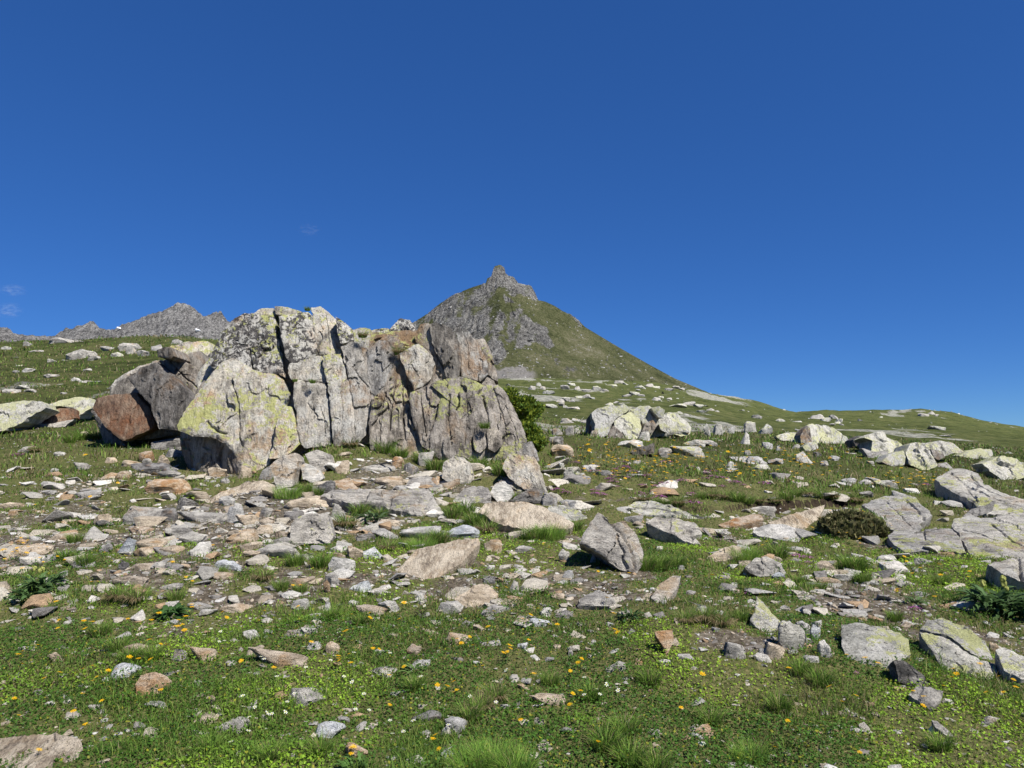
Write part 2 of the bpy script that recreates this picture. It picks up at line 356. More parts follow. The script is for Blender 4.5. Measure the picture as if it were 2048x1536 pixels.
grass = T.cr(T.math('ADD', T.math('MULTIPLY', nM, .5), T.math('ADD', T.math('MULTIPLY', nL, .25), T.math('MULTIPLY', n2, .25))),
             [(.38, (.022, .026, .010)), (.45, (.055, .068, .022)), (.52, (.095, .112, .036)), (.59, (.14, .132, .058)), (.69, (.20, .175, .10))])
col = T.mix(A('far'), near, grass)
rkc = T.cr(T.noise(T.pos((.6, .35, 2)), 1.6, 9, .78), [(.36, (.06, .06, .055)), (.46, (.20, .20, .17)), (.55, (.36, .355, .29)), (.68, (.50, .49, .40))])
rmix = T.ramp(T.math('ADD', T.math('MULTIPLY', A('rockiness'), .75), T.math('MULTIPLY', T.math('SUBTRACT', T.noise(T.pos((1, .55, 1)), .45, 9, .8), .5), 2.2)), .42, .54)
col = T.mix(rmix, col, rkc)
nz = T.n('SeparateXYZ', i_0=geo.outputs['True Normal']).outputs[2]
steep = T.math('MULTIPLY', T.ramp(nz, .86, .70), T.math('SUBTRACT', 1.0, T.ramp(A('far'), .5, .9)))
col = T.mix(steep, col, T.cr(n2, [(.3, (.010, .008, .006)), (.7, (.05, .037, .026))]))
T.set(T.b.inputs['Base Color'], col); T.b.inputs['Roughness'].default_value = 1.0; T.b.inputs['Specular IOR Level'].default_value = .05
nb = T.bump(n2, .6, .05); nb = T.bump(T.noise(P, .9, 8, .75), T.math('MULTIPLY', A('far'), .9), .9, nb)
T.set(T.b.inputs['Normal'], nb)
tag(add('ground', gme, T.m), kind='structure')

# ---------------------------------------------------------------- the pointed mountain
def sil(poly, xs, rough, seed, jag=None):
    p = np.array(poly, float); y = np.interp(xs, p[:, 0], p[:, 1])
    return y + rough*fbm(v3(xs/9.0, 0*xs, seed), 4, seed, .65)
def ridged(P, seed, octv=4):
    a, s, t = 1.0, 0, 0
    for k in range(octv):
        s = s + a*(1-2.2*np.abs(vnoise(P, seed+k*13))); t += a; a *= .55; P = P*2.1+5.3
    return s/t
def mountain(name, poly, base, D0, D1, x0, x1, dx, ns, craglist, cragamt, mat, rough, seed, fin=1.0, back=None):
    xs = np.arange(x0, x1+.1, dx); S = np.concatenate([np.linspace(0, 1, ns)])
    ys = sil(poly, xs, 0.0, seed); yb = np.interp(xs, [b[0] for b in base], [b[1] for b in base])
    XX, SS = np.meshgrid(xs, S); YY = yb[None]+(ys-yb)[None]*SS; n = XX.size
    X, Y, s = XX.ravel(), YY.ravel(), SS.ravel()
    jx = 9*fbm(v3(X/16, Y/16, 1.0), 4, seed+3); jy = 9*fbm(v3(X/16, Y/16, 9.0), 4, seed+5)
    crag = np.zeros(n)
    for (poly_, k) in craglist: crag = np.maximum(crag, k*poly_in(X+jx, Y+jy, poly_)*np.clip(.78+.55*fbm(v3(X/14+Y*.02, Y/24, 2.2), 4, seed+71, .6), .15, 1))
    crag = np.maximum(crag, cragamt*sstep(.15, .5, fbm(v3(X/22, Y/28, 4.0), 4, seed+11, .6)))
    cs = crag.reshape(XX.shape)
    cs = _box(_box(cs, 1, 0), 2, 1); crag = cs.ravel()
    ysm = ys.copy()
    for _ in range(3): ysm = _box(ysm[None], int(28/dx), 1)[0]
    sD = np.clip((yb[None]-YY)/np.maximum(yb-ysm, 20)[None], 0, 1.6).ravel()
    D = D0 + (D1-D0)*sD**.92
    unit = (D1-D0)/F*2.2                                   # metres on the flank for one pixel
    wob = fbm(v3(X/60, Y/60, 2.0), 4, seed+21)*unit*14*np.minimum(1, (1-s)*5+.15)
    wx = 14*fbm(v3(X/40, Y/40, 8.), 3, seed+81); wy = 14*fbm(v3(X/40, Y/40, 18.), 3, seed+83)
    fins = ridged(v3((X+wx+.25*(Y+wy))/15+ .02*Y+2*vnoise(v3(X/50, Y/50, 0)), Y/34, 0*X), seed+31, 5)
    blocks = fbm(v3((X+.5*Y+wx)/8, (Y-.4*X+wy)/14, 3.0), 4, seed+41, .6)
    disp = wob + fin*crag*unit*(16.0*fins + 8*blocks)*np.minimum(1, (1-s)*6+.12) + unit*1.2*fbm(v3(X/6, Y/6, 7.), 3, seed+51)*np.minimum(1, (1-s)*8+.2)
    D = D - disp
    # silhouette roughness in height
    Yr = rough*crag*(fbm(v3(X/4.5, 0*X, 6.), 3, seed+61, .6)*1.6)*s**3
    P = at(X, Y+Yr, D)
    top = P.reshape(ns, len(xs), 3)[-1]
    rows = [P.reshape(ns, len(xs), 3)]
    for k, (dd, dz) in enumerate([(.15, .10), (.5, .45), (1.0, 1.0)]):
        q = top.copy(); q[:, 1] += dd*(D1-D0); q[:, 0] *= q[:, 1]/top[:, 1]; q[:, 2] = top[:, 2]*(1-dz) - 5*dz; rows.append(q[None])
    V = np.concatenate(rows, 0); nr_ = V.shape[0]; nc = len(xs)
    i_ = (np.arange(nr_-1)[:, None]*nc + np.arange(nc-1)[None]).ravel()
    me = mesh_np(name, V.reshape(-1, 3), np.stack([i_, i_+1, i_+1+nc, i_+nc], 1), sharp=40)
    cr_ = np.concatenate([cs, np.repeat(cs[-1:], 3, 0)], 0).ravel()
    attr_f(me, 'crag', cr_); return me, (X, Y, s)
PEAK = [(440, 830), (520, 790), (600, 757), (700, 705), (780, 670), (842, 636), (862, 622), (880, 607), (900, 593), (920, 585), (938, 577), (955, 571), (972, 566), (974, 557), (982, 553), (985, 544), (987, 536), (990, 531), (994, 532), (999, 529), (1004, 531), (1009, 535), (1011, 545), (1017, 550), (1030, 556), (1036, 566), (1050, 569), (1062, 572), (1070, 585), (1076, 600), (1090, 603), (1110, 612), (1125, 622), (1142, 629), (1155, 639), (1170, 654), (1200, 672), (1240, 696), (1300, 730), (1350, 757), (1400, 778), (1440, 795), (1500, 815), (1600, 845)]
CRAGS = [([(780, 720), (780, 665), (842, 632), (900, 588), (976, 562), (990, 585), (992, 598), (1012, 636), (1004, 655), (1015, 690), (1005, 730)], 1.0),
         ([(968, 568), (980, 525), (1016, 525), (1040, 556), (1066, 566), (1080, 602), (1060, 600), (1030, 588), (1012, 580), (992, 582)], 1.0),
         ([(1026, 622), (1046, 618), (1072, 644), (1088, 650), (1118, 688), (1096, 692), (1060, 686), (1038, 694), (1018, 682), (1010, 650)], 1.0),
         ([(1008, 584), (1022, 588), (1027, 614), (1014, 606)], .9), ([(985, 600), (1015, 610), (1020, 640), (990, 640)], .45),
         ([(1075, 692), (1102, 700), (1150, 742), (1164, 758), (1118, 738)], .75), ([(1126, 622), (1168, 650), (1158, 658), (1138, 640)], .7),
         ([(985, 690), (1060, 695), (1080, 720), (1040, 735), (990, 730)], .35)]
base = [(440, 840), (900, 800), (1100, 795), (1400, 815), (1600, 850)]
mme, (mX, mY, mS) = mountain('mountain', PEAK, base, 520, 760, 440, 1600, 1.6, 165, CRAGS, .25, None, 1.1, 101)
scree = sstep(1100, 1040, mX)*sstep(728, 748, mY + 6*fbm(v3(mX/20, mY/20, 0), 3, 5))
attr_f(mme, 'scree', np.concatenate([scree, np.zeros(len(mme.vertices)-len(scree))]))
def mountainmat(name, rock, grassy=True, sc_=1.0, rock_mul=1.0, bp=1.0):
    T = NT(name)
    src = ROCKM[rock].node_tree
    P = T.pos((sc_, sc_, sc_)); G = T.pos((6*sc_, 6*sc_, 1.4*sc_), (R(10), R(-18), R(20)))
    a = T.noise(P, .05, 9, .68); b = T.noise(G, .05, 8, .7, 1.2); f = T.noise(P, .5, 6, .75)
    fac = T.math('ADD', T.math('MULTIPLY', a, .3), T.math('ADD', T.math('MULTIPLY', b, .4), T.math('MULTIPLY', f, .3)))
    rock_ = T.cr(fac, [(.38, (.06, .06, .058)), (.45, (.17, .167, .16)), (.52, (.31, .302, .285)), (.62, (.50, .49, .455))])
    vn = T.math('ABSOLUTE', T.math('SUBTRACT', T.noise(T.pos((4*sc_, 4*sc_, .9*sc_), (R(6), R(-14), R(20))), .05, 7, .66, .8), .5))
    rock_ = T.mix(T.math('MULTIPLY', T.ramp(vn, .045, .008), .85), rock_, (.035, .035, .036))
    if rock_mul != 1.0: rock_ = T.mix(1.0, rock_, (rock_mul, rock_mul, rock_mul*1.02), 'MULTIPLY')  # one even factor over the whole rock colour
    col = rock_
    if grassy:
        g1 = T.noise(P, .022, 8, .7); g2 = T.noise(P, .35, 8, .78)
        gr = T.cr(T.math('ADD', T.math('MULTIPLY', g1, .5), T.math('MULTIPLY', g2, .5)), [(.38, (.040, .048, .022)), (.45, (.085, .096, .042)), (.52, (.138, .143, .070)), (.58, (.20, .19, .115)), (.66, (.37, .36, .31))])
        nz = T.n('SeparateXYZ', i_0=T.n('NewGeometry').outputs['Normal']).outputs[2]
        cg = T.math('ADD', T.n('Attribute', attribute_name='crag').outputs['Fac'], T.math('MULTIPLY', T.math('SUBTRACT', g2, .5), 1.7))
        cg = T.math('ADD', cg, T.math('MULTIPLY', T.math('SUBTRACT', .55, nz), .5))
        col = T.mix(T.ramp(cg, .30, .56), gr, rock_)
        col = T.mix(T.math('MULTIPLY', T.ramp(T.n('Attribute', attribute_name='scree').outputs['Fac'], .3, .7), T.ramp(f, .3, .5)), col, (.30, .285, .27))
    T.set(T.b.inputs['Base Color'], col); T.b.inputs['Roughness'].default_value = 1; T.b.inputs['Specular IOR Level'].default_value = .05
    nb = T.bump(b, 1.0*bp, 9.0/sc_); nb = T.bump(f, 1.0*bp, 2.4/sc_, nb); T.set(T.b.inputs['Normal'], nb); return T.m
mo = add('mountain', mme, mountainmat('mountain_rock_and_turf', 'crag_near_far')); tag(mo, kind='structure')

RIDGE = [(-700, 640), (-400, 620), (-200, 650), (-60, 640), (0, 655), (8, 653), (14, 656), (22, 660), (25, 666), (60, 671), (110, 672), (120, 664), (131, 656), (145, 657), (152, 653), (165, 651), (176, 645), (186, 641), (190, 646), (198, 655), (215, 660), (228, 659), (245, 648), (272, 640), (300, 628), (325, 622), (345, 611), (356, 605), (370, 606), (380, 611), (390, 618), (402, 628), (413, 636), (415, 629), (428, 626), (440, 622), (447, 629), (456, 642), (480, 660), (560, 690), (700, 720), (1000, 760)]
rme, _ = mountain('mountain_ridge', RIDGE, [(-700, 760), (1000, 800)], 2300, 2900, -700, 1000, 3.2, 80, [([(-800, 500), (1100, 500), (1100, 900), (-800, 900)], 1.0)], 1.0, None, 1.6, 301)
rdg = add('mountain_ridge', rme, mountainmat('far_ridge_rock', 'crag_far', False, .28, .86, .7)); tag(rdg, kind='structure')
# ---------------------------------------------------------------- rocks
def normal_of(tilt, yaw):
    """tilt 0 = level top face, 90 = wall facing the viewer; yaw > 0 turns the face to the right"""
    t, y = R(tilt), R(yaw); return np.array([math.sin(y)*math.sin(t), -math.cos(y)*math.sin(t), math.cos(t)])
def on_plane(X, Y, p0, n):
    d = ray(X, Y); t = ((p0-EYE)@n)/(d@n); return EYE + d*t[..., None]
def block_mesh(name, outline, p0, n, ext, thick, res=3.4, amp=.011, facet=.035, nf=10, bulge=.025, rnd=.007, shrink=.15, cracks=(), seed=0, wob=1.5, aniso=(1.0, .45), maxn=420, sharp=34, stria=.008, grow=0.0):
    o = np.array(outline, float)
    if np.sum(o[:, 0]*np.roll(o[:, 1], -1) - np.roll(o[:, 0], -1)*o[:, 1]) > 0: o = o[::-1]     # counter-clockwise seen by the viewer
    seg = np.linalg.norm(np.roll(o, -1, 0)-o, axis=1); per = seg.sum()
    N = int(np.clip(per/res, 28, maxn))
    cum = np.concatenate([[0], np.cumsum(seg)]); u = np.linspace(0, per, N, endpoint=False)
    oc = np.concatenate([o, o[:1]]); ox = np.interp(u, cum, oc[:, 0]); oy = np.interp(u, cum, oc[:, 1])
    w_ = min(wob, per/120)
    ox = ox + w_*fbm(v3(ox/9, oy/9, seed), 3, seed+1); oy = oy + w_*fbm(v3(ox/9, oy/9, seed+5.), 3, seed+2)
    if grow: gx0, gy0 = ox-ox.mean(), oy-oy.mean(); gl = np.hypot(gx0, gy0)+1e-6; ox = ox+gx0/gl*grow; oy = oy+gy0/gl*grow
    rim = on_plane(ox, oy, p0, n)
    e1 = np.cross([0, 0, 1.0], n); e1 /= np.linalg.norm(e1)+1e-9; e2 = np.cross(n, e1)
    c = np.array([np.mean(ox), np.mean(oy)])
    A = 0.5*np.sum(ox*np.roll(oy, -1)-np.roll(ox, -1)*oy); cx = np.sum((ox+np.roll(ox, -1))*(ox*np.roll(oy, -1)-np.roll(ox, -1)*oy))/(6*A); cy = np.sum((oy+np.roll(oy, -1))*(ox*np.roll(oy, -1)-np.roll(ox, -1)*oy))/(6*A)
    cen = on_plane(np.array([cx]), np.array([cy]), p0, n)[0]
    q = rim-cen; size = math.sqrt(abs(np.sum(np.cross(q, np.roll(q, -1, 0))@n))/2)+1e-6
    mr = np.max(np.hypot(ox-cx, oy-cy)); M = int(np.clip(mr/res, 5, 110))
    t = np.linspace(0, 1, M+1)[1:]
    front = cen[None, None] + q[None]*t[:, None, None]
    T2 = np.repeat(t[:, None], N, 1)
    h = bulge*size*(1-T2**2.5) - rnd*size*sstep(.93, 1.0, T2)
    front = front.reshape(-1, 3); h = h.ravel()
    a1, a2 = (front-cen)@e1, (front-cen)@e2
    r_ = np.random.default_rng(seed+1000)
    if nf:
        k1 = r_.uniform(a1.min(), a1.max(), nf); k2 = r_.uniform(a2.min(), a2.max(), nf)
        g = r_.normal(0, 1, (nf, 2)); off = r_.normal(0, .6, nf)
        jx = .12*size*fbm(v3(a1/size*4, a2/size*4, seed), 3, seed+7)
        dd = ((a1+jx)[:, None]-k1)**2/aniso[0]**2 + ((a2+jx)[:, None]-k2)**2*aniso[1]**2
        i = np.argmin(dd, 1)
        fd = facet*size*(off[i] + (g[i, 0]*(a1-k1[i]) + .5*g[i, 1]*(a2-k2[i]))/size*1.6)
        h = h + fd*np.minimum(1, (1-T2.ravel())*7+.25)
    ground_in = None
    for (pl, wd, dp) in cracks:
        pl = np.array(pl, float); w3 = on_plane(pl[:, 0], pl[:, 1], p0, n); b1, b2 = (w3-cen)@e1, (w3-cen)@e2
        dm = np.full(len(a1), 1e9); jw = .5*wd*fbm(v3(a1/wd*.3, a2/wd*.3, seed), 2, seed+9)
        for k in range(len(pl)-1):
            vx, vy = b1[k+1]-b1[k], b2[k+1]-b2[k]; L = vx*vx+vy*vy+1e-12
            s = np.clip(((a1-b1[k])*vx+(a2-b2[k])*vy)/L, 0, 1)
            dm = np.minimum(dm, np.hypot(a1-b1[k]-s*vx+jw, a2-b2[k]-s*vy+jw))
        h = h - dp*np.exp(-(dm/wd/.85)**2)*(.55+.45*sstep(-.3, .4, fbm(v3(a1*3, a2*3, 5.), 2, seed+4)))
    h = h + stria*size*(ridged(v3(a1/size*9+.6*fbm(v3(a1/size*2, a2/size*2, 1.), 2, seed), a2/size*2.2, seed), seed+3, 4)-.3) + .3*stria*size*fbm(v3(a1/size*30, a2/size*22, 2.), 3, seed+5)
    front = front + h[:, None]*n
    ext = np.asarray(ext, float); ext = ext/np.linalg.norm(ext)
    fr = front.reshape(M, N, 3); last = fr[-1]
    ce = cen + (bulge*size)*n
    rows = [fr.reshape(-1, 3)]; K = int(np.clip(thick*F/max(cen[1], 1)/res/1.5, 3, 10)); ctr = last.mean(0)
    for k in range(1, K+1):
        s = k/K; rows.append(last + ext*thick*s*s**.15 - (last-ctr)*shrink*s**2)
    bk = rows[-1]; bc = bk.mean(0)
    for s in (.7, .35): rows.append(bc + (bk-bc)*s + ext*thick*.06*(1-s))
    V = np.concatenate([[ce]] + rows + [[bc+ext*thick*.08]], 0)
    nrow = M+K+2
    cx0 = V.copy(); f1 = 2.2/size
    V = V + amp*size*np.stack([fbm(cx0*f1, 4, seed+21, .55), fbm(cx0*f1+7, 4, seed+22, .55), fbm(cx0*f1+3, 4, seed+23, .55)], 1)*1.4
    V = V + amp*size*.35*np.stack([fbm(cx0*f1*7, 3, seed+31, .6), fbm(cx0*f1*7+7, 3, seed+32, .6), fbm(cx0*f1*7+3, 3, seed+33, .6)], 1)
    j = np.arange(N); jn = (j+1) % N
    tri = [np.stack([np.zeros(N, int), 1+j, 1+jn], 1)]
    rr = np.arange(nrow-1)[:, None]*N
    quad = np.stack([1+rr+j, 1+rr+N+j, 1+rr+N+jn, 1+rr+jn], 2).reshape(-1, 4)
    b0 = 1+(nrow-1)*N; tri.append(np.stack([b0+j, np.full(N, b0+N), b0+jn], 1))
    base = np.array([V[:, 0].mean(), V[:, 1].mean(), V[:, 2].min()])
    me = mesh_np(name, V-base, [np.concatenate(tri), quad], sharp=sharp)
    return me, base
_bseed = [0]
def block(name, outline, mat, tilt=75, yaw=0, D=None, ref=None, ext=(0, 1, -.05), thick=1.0, parent=None, off=0.0, sink=0.0, **kw):
    _bseed[0] += 37; kw.setdefault('seed', _bseed[0])
    o = np.array(outline, float)
    if ref is None: k = np.argmax(o[:, 1]); ref = tuple(o[k])
    if D is None:
        g = hit(ref[0], ref[1]); D = g[1]
    p0 = at(np.array(ref[0]), np.array(ref[1]), np.array(D+off)); p0 = p0 - np.array([0, 0, sink])
    me, base = block_mesh(name, outline, p0, normal_of(tilt, yaw), ext, thick, **kw)
    ob = add(name, me, ROCKM[mat], None, base)
    if parent is not None:
        ob.parent = parent; ob.location = Vector(base) - parent.location
    return ob

# ---- the great cracked outcrop
oc = empty('rock_outcrop', (-1.7, 14.6, .95))
tag(oc, 'massive cracked rock outcrop with yellow-green lichen standing above the scattered stones', 'rock outcrop')
DL = dict(D=14.0, ref=(600, 930), parent=oc, thick=1.6, res=2.2, grow=2.0)
def OB(outline, mat, tilt=74, yaw=6, off=0, name='rock_block', **kw):
    d = dict(DL); d['ref'] = (float(np.mean([q[0] for q in outline])), 930); d.update(kw)
    if 'ref' in kw: d['ref'] = (d['ref'][0] if kw['ref'][0] != 900 else float(np.mean([q[0] for q in outline])), kw['ref'][1])
    return block(name, outline, mat, tilt, yaw, off=off, **d)
OB([(365, 858), (385, 800), (440, 712), (470, 650), (545, 636), (620, 630), (690, 668), (745, 668), (820, 660), (900, 668), (960, 700), (985, 760), (1030, 850), (1040, 892), (940, 905), (800, 900), (700, 880), (600, 905), (500, 930), (440, 880)], 'rock_face_brown', off=.30, tilt=74, yaw=0, amp=.012, facet=.012, thick=2.6, name='rock_core', maxn=160, res=8)
# shaded underside at the left foot
OB([(360, 856), (400, 866), (452, 880), (505, 945), (470, 958), (420, 950), (380, 938), (362, 900)], 'rock_face_brown', off=.48, tilt=88, yaw=-30, facet=.06)
CR = lambda *p: list(p)
OB([(356, 853), (361, 838), (376, 812), (395, 785), (415, 758), (431, 741), (447, 726), (462, 718), (478, 725), (500, 741), (528, 748), (553, 751), (566, 762), (576, 788), (571, 812), (556, 842), (549, 880), (540, 914), (536, 930), (503, 945), (481, 921), (465, 903), (449, 885), (426, 874), (387, 872), (358, 862)],
   'rock_face_lichen', off=-.01, tilt=72, yaw=4, facet=.018, bulge=.03, amp=.010, nf=14,
   cracks=[([(467, 770), (476, 800), (480, 838), (478, 878), (484, 895)], .022, .09), ([(418, 845), (430, 862), (450, 868)], .03, .10), ([(560, 835), (520, 862), (490, 880)], .010, .03), ([(492, 770), (497, 800), (495, 850)], .008, .025), ([(520, 760), (528, 830), (525, 880)], .007, .02), ([(452, 790), (445, 830), (448, 860)], .007, .02)])
OB([(571, 814), (556, 843), (549, 882), (540, 916), (566, 913), (601, 884), (592, 853), (583, 816)], 'rock_face_lichen', off=-.06, tilt=72, yaw=10)
OB([(431, 738), (415, 724), (423, 708), (431, 689), (444, 666), (457, 648), (473, 636), (488, 628), (499, 631), (507, 629), (546, 631), (549, 637), (555, 682), (560, 710), (565, 741), (571, 758), (553, 747), (527, 744), (501, 742), (478, 722), (465, 715), (449, 726)],
   'rock_face_spotted', off=.0, tilt=71, yaw=2, facet=.02, cracks=[([(500, 700), (503, 735), (512, 742)], .018, .09), ([(494, 640), (497, 670), (492, 690)], .010, .04), ([(520, 632), (516, 670), (520, 715)], .008, .03), ([(440, 720), (490, 700), (540, 690)], .009, .03)])
OB([(505, 630), (522, 619), (546, 617), (549, 630)], 'rock_face_pale', off=.22, thick=.9)
OB([(393, 760), (400, 741), (415, 724), (427, 721), (432, 735), (418, 757), (402, 779), (395, 773)], 'rock_face_lichen', off=-.04, yaw=-18, tilt=66, thick=.35)
OB([(559, 633), (616, 625), (621, 630), (625, 653), (631, 689), (633, 708), (621, 713), (595, 725), (581, 726), (571, 705), (563, 666)], 'rock_face_spotted', off=.06, tilt=74, yaw=8, facet=.02, cracks=[([(590, 630), (593, 660), (588, 690)], .007, .02)])
OB([(551, 613), (569, 615), (595, 620), (603, 625), (561, 630), (553, 628)], 'rock_face_pale', off=.16, thick=.9)
OB([(623, 616), (642, 615), (652, 622), (663, 632), (671, 645), (676, 666), (680, 689), (681, 708), (642, 708), (638, 704), (635, 690), (629, 658)], 'rock_face_pale', off=-.06, tilt=68, yaw=10, facet=.03, cracks=[([(650, 625), (657, 665), (660, 705)], .008, .03)])
OB([(672, 634), (686, 645), (702, 658), (706, 679), (694, 683), (682, 685), (677, 666)], 'rock_face_spotted', off=.06, yaw=22)
OB([(580, 729), (595, 727), (621, 715), (642, 711), (646, 726), (650, 747), (651, 764), (626, 761), (600, 759), (585, 759), (577, 747)], 'rock_face_pale', off=.04, facet=.02)
OB([(646, 712), (680, 711), (686, 726), (691, 747), (693, 757), (678, 766), (655, 764), (650, 741)], 'rock_face_lichen', off=-.02, facet=.02)
OB([(590, 767), (600, 762), (651, 768), (655, 794), (660, 827), (662, 890), (616, 895), (603, 888), (596, 853), (595, 827), (588, 796)], 'rock_face_pale', off=.0, facet=.015, cracks=[([(640, 815), (648, 840), (650, 872)], .012, .04), ([(612, 765), (618, 820), (614, 870)], .008, .025)])
OB([(656, 769), (679, 769), (696, 759), (701, 788), (706, 827), (710, 880), (697, 890), (666, 890), (665, 840), (660, 801)], 'rock_face_pale', off=-.03, facet=.015, cracks=[([(680, 775), (686, 820), (682, 868)], .008, .025)])
OB([(684, 695), (705, 685), (715, 690), (728, 721), (731, 747), (740, 778), (738, 814), (731, 868), (715, 884), (711, 875), (708, 827), (703, 783), (696, 752), (690, 726)], 'rock_face_stained', off=.05, yaw=26, facet=.04, cracks=[([(706, 735), (720, 760), (736, 775)], .014, .06)])
OB([(702, 662), (722, 657), (739, 660), (737, 700), (724, 693), (707, 681)], 'rock_face_lichen', off=.25, yaw=12, thick=1.0)
# saddle and right hand half
OB([(736, 663), (774, 657), (791, 677), (771, 680), (755, 675), (742, 688), (735, 693)], 'rock_face_lichen', off=.35, tilt=60, thick=1.0)
OB([(779, 660), (801, 637), (818, 640), (828, 652), (826, 674), (818, 683), (801, 694), (793, 683)], 'rock_face_spotted', off=.42, tilt=70, yaw=-5, thick=1.0, bulge=.12)
OB([(735, 700), (757, 682), (779, 684), (793, 704), (790, 726), (777, 742), (766, 775), (750, 800), (738, 850), (733, 800), (735, 753)], 'rock_face_stained', off=.16, tilt=76, yaw=-8, facet=.04, nf=16)
OB([(746, 797), (776, 772), (793, 723), (805, 742), (812, 780), (818, 813), (826, 846), (842, 876), (853, 902), (809, 920), (771, 912), (741, 895), (741, 841)], 'rock_face_brown', off=.0, tilt=70, yaw=4, facet=.045, nf=26, aniso=(1.0, .25),
   cracks=[([(795, 740), (785, 800), (780, 860)], .02, .08), ([(805, 760), (806, 820), (812, 880)], .02, .08), ([(770, 785), (762, 840), (760, 890)], .014, .05)])
OB([(801, 709), (820, 696), (837, 690), (861, 710), (867, 728), (861, 753), (845, 771), (828, 777), (818, 753), (805, 726)], 'rock_face_pale', D=14.50, ref=(900, 762), off=.0, tilt=78, yaw=10, bulge=.04, facet=.03)
OB([(828, 676), (842, 649), (859, 648), (864, 690), (875, 723), (886, 736), (892, 754), (870, 762), (867, 728), (861, 707), (838, 688)], 'rock_face_brown', D=14.50, ref=(900, 762), off=.16, tilt=80, yaw=-8, facet=.03)
OB([(860, 650), (875, 648), (900, 655), (908, 668), (915, 690), (921, 715), (917, 748), (910, 760), (894, 755), (887, 731), (876, 709), (866, 687)], 'rock_face_dark', D=14.50, ref=(900, 762), off=.02, tilt=84, yaw=-14, facet=.04)
OB([(911, 656), (927, 657), (941, 668), (949, 679), (962, 701), (972, 720), (975, 748), (960, 760), (943, 754), (924, 754), (921, 715), (917, 687)], 'rock_face_stained', D=14.50, ref=(900, 762), off=.10, tilt=76, yaw=8, facet=.03, cracks=[([(926, 662), (936, 690), (938, 740)], .01, .04)])
OB([(950, 680), (968, 679), (979, 698), (987, 726), (995, 760), (985, 757), (977, 748), (974, 720), (963, 701)], 'rock_face_brown', D=14.50, ref=(900, 762), off=.22, tilt=74, yaw=30, facet=.05)
OB([(820, 786), (845, 776), (864, 769), (884, 788), (876, 830), (866, 862), (858, 898), (843, 890), (828, 841), (822, 813)], 'rock_face_brown', off=-.06, tilt=74, yaw=2, facet=.05, nf=20, aniso=(1, .3), cracks=[([(840, 785), (845, 830), (852, 870)], .015, .06)])
OB([(862, 770), (880, 762), (897, 758), (924, 755), (946, 760), (968, 773), (995, 770), (1009, 789), (1025, 816), (1039, 846), (1052, 885), (1050, 912), (1023, 918), (995, 920), (962, 922), (932, 922), (891, 920), (862, 905), (866, 862), (878, 830), (886, 790)],
   'rock_face_grey', off=-.02, tilt=75, yaw=6, facet=.02, nf=24, bulge=.03, aniso=(1, .35),
   cracks=[([(900, 790), (898, 840), (905, 890)], .016, .06), ([(930, 775), (935, 830), (932, 890)], .010, .035), ([(965, 790), (975, 840), (985, 895)], .018, .08), ([(990, 790), (1005, 840), (1012, 890)], .014, .06), ([(1010, 815), (1028, 860), (1035, 890)], .012, .05), ([(950, 860), (945, 885), (950, 903)], .016, .06)])
OB([(948, 872), (958, 860), (968, 868), (972, 892), (960, 904), (950, 898)], 'rock_face_grey', off=-.16, tilt=70, thick=.3)
OB([(974, 862), (990, 856), (1000, 868), (1003, 890), (990, 902), (978, 896)], 'rock_face_grey', off=-.15, tilt=70, thick=.3)

def things(rows):
    for (name, label, cat, mat, outline, kw) in rows:
        o = block(name, outline, mat, **kw); tag(o, label, cat)
def multi(name, label, cat, base_px, parts, group=None):
    g = hit(*base_px); e = empty(name, g); tag(e, label, cat, group)
    for (pn, mat, outline, kw) in parts: block(pn, outline, mat, parent=e, **kw)
    return e
STAND = dict(ext=(0, 1, -.08)); LIE = dict(ext=(0, .3, -1))
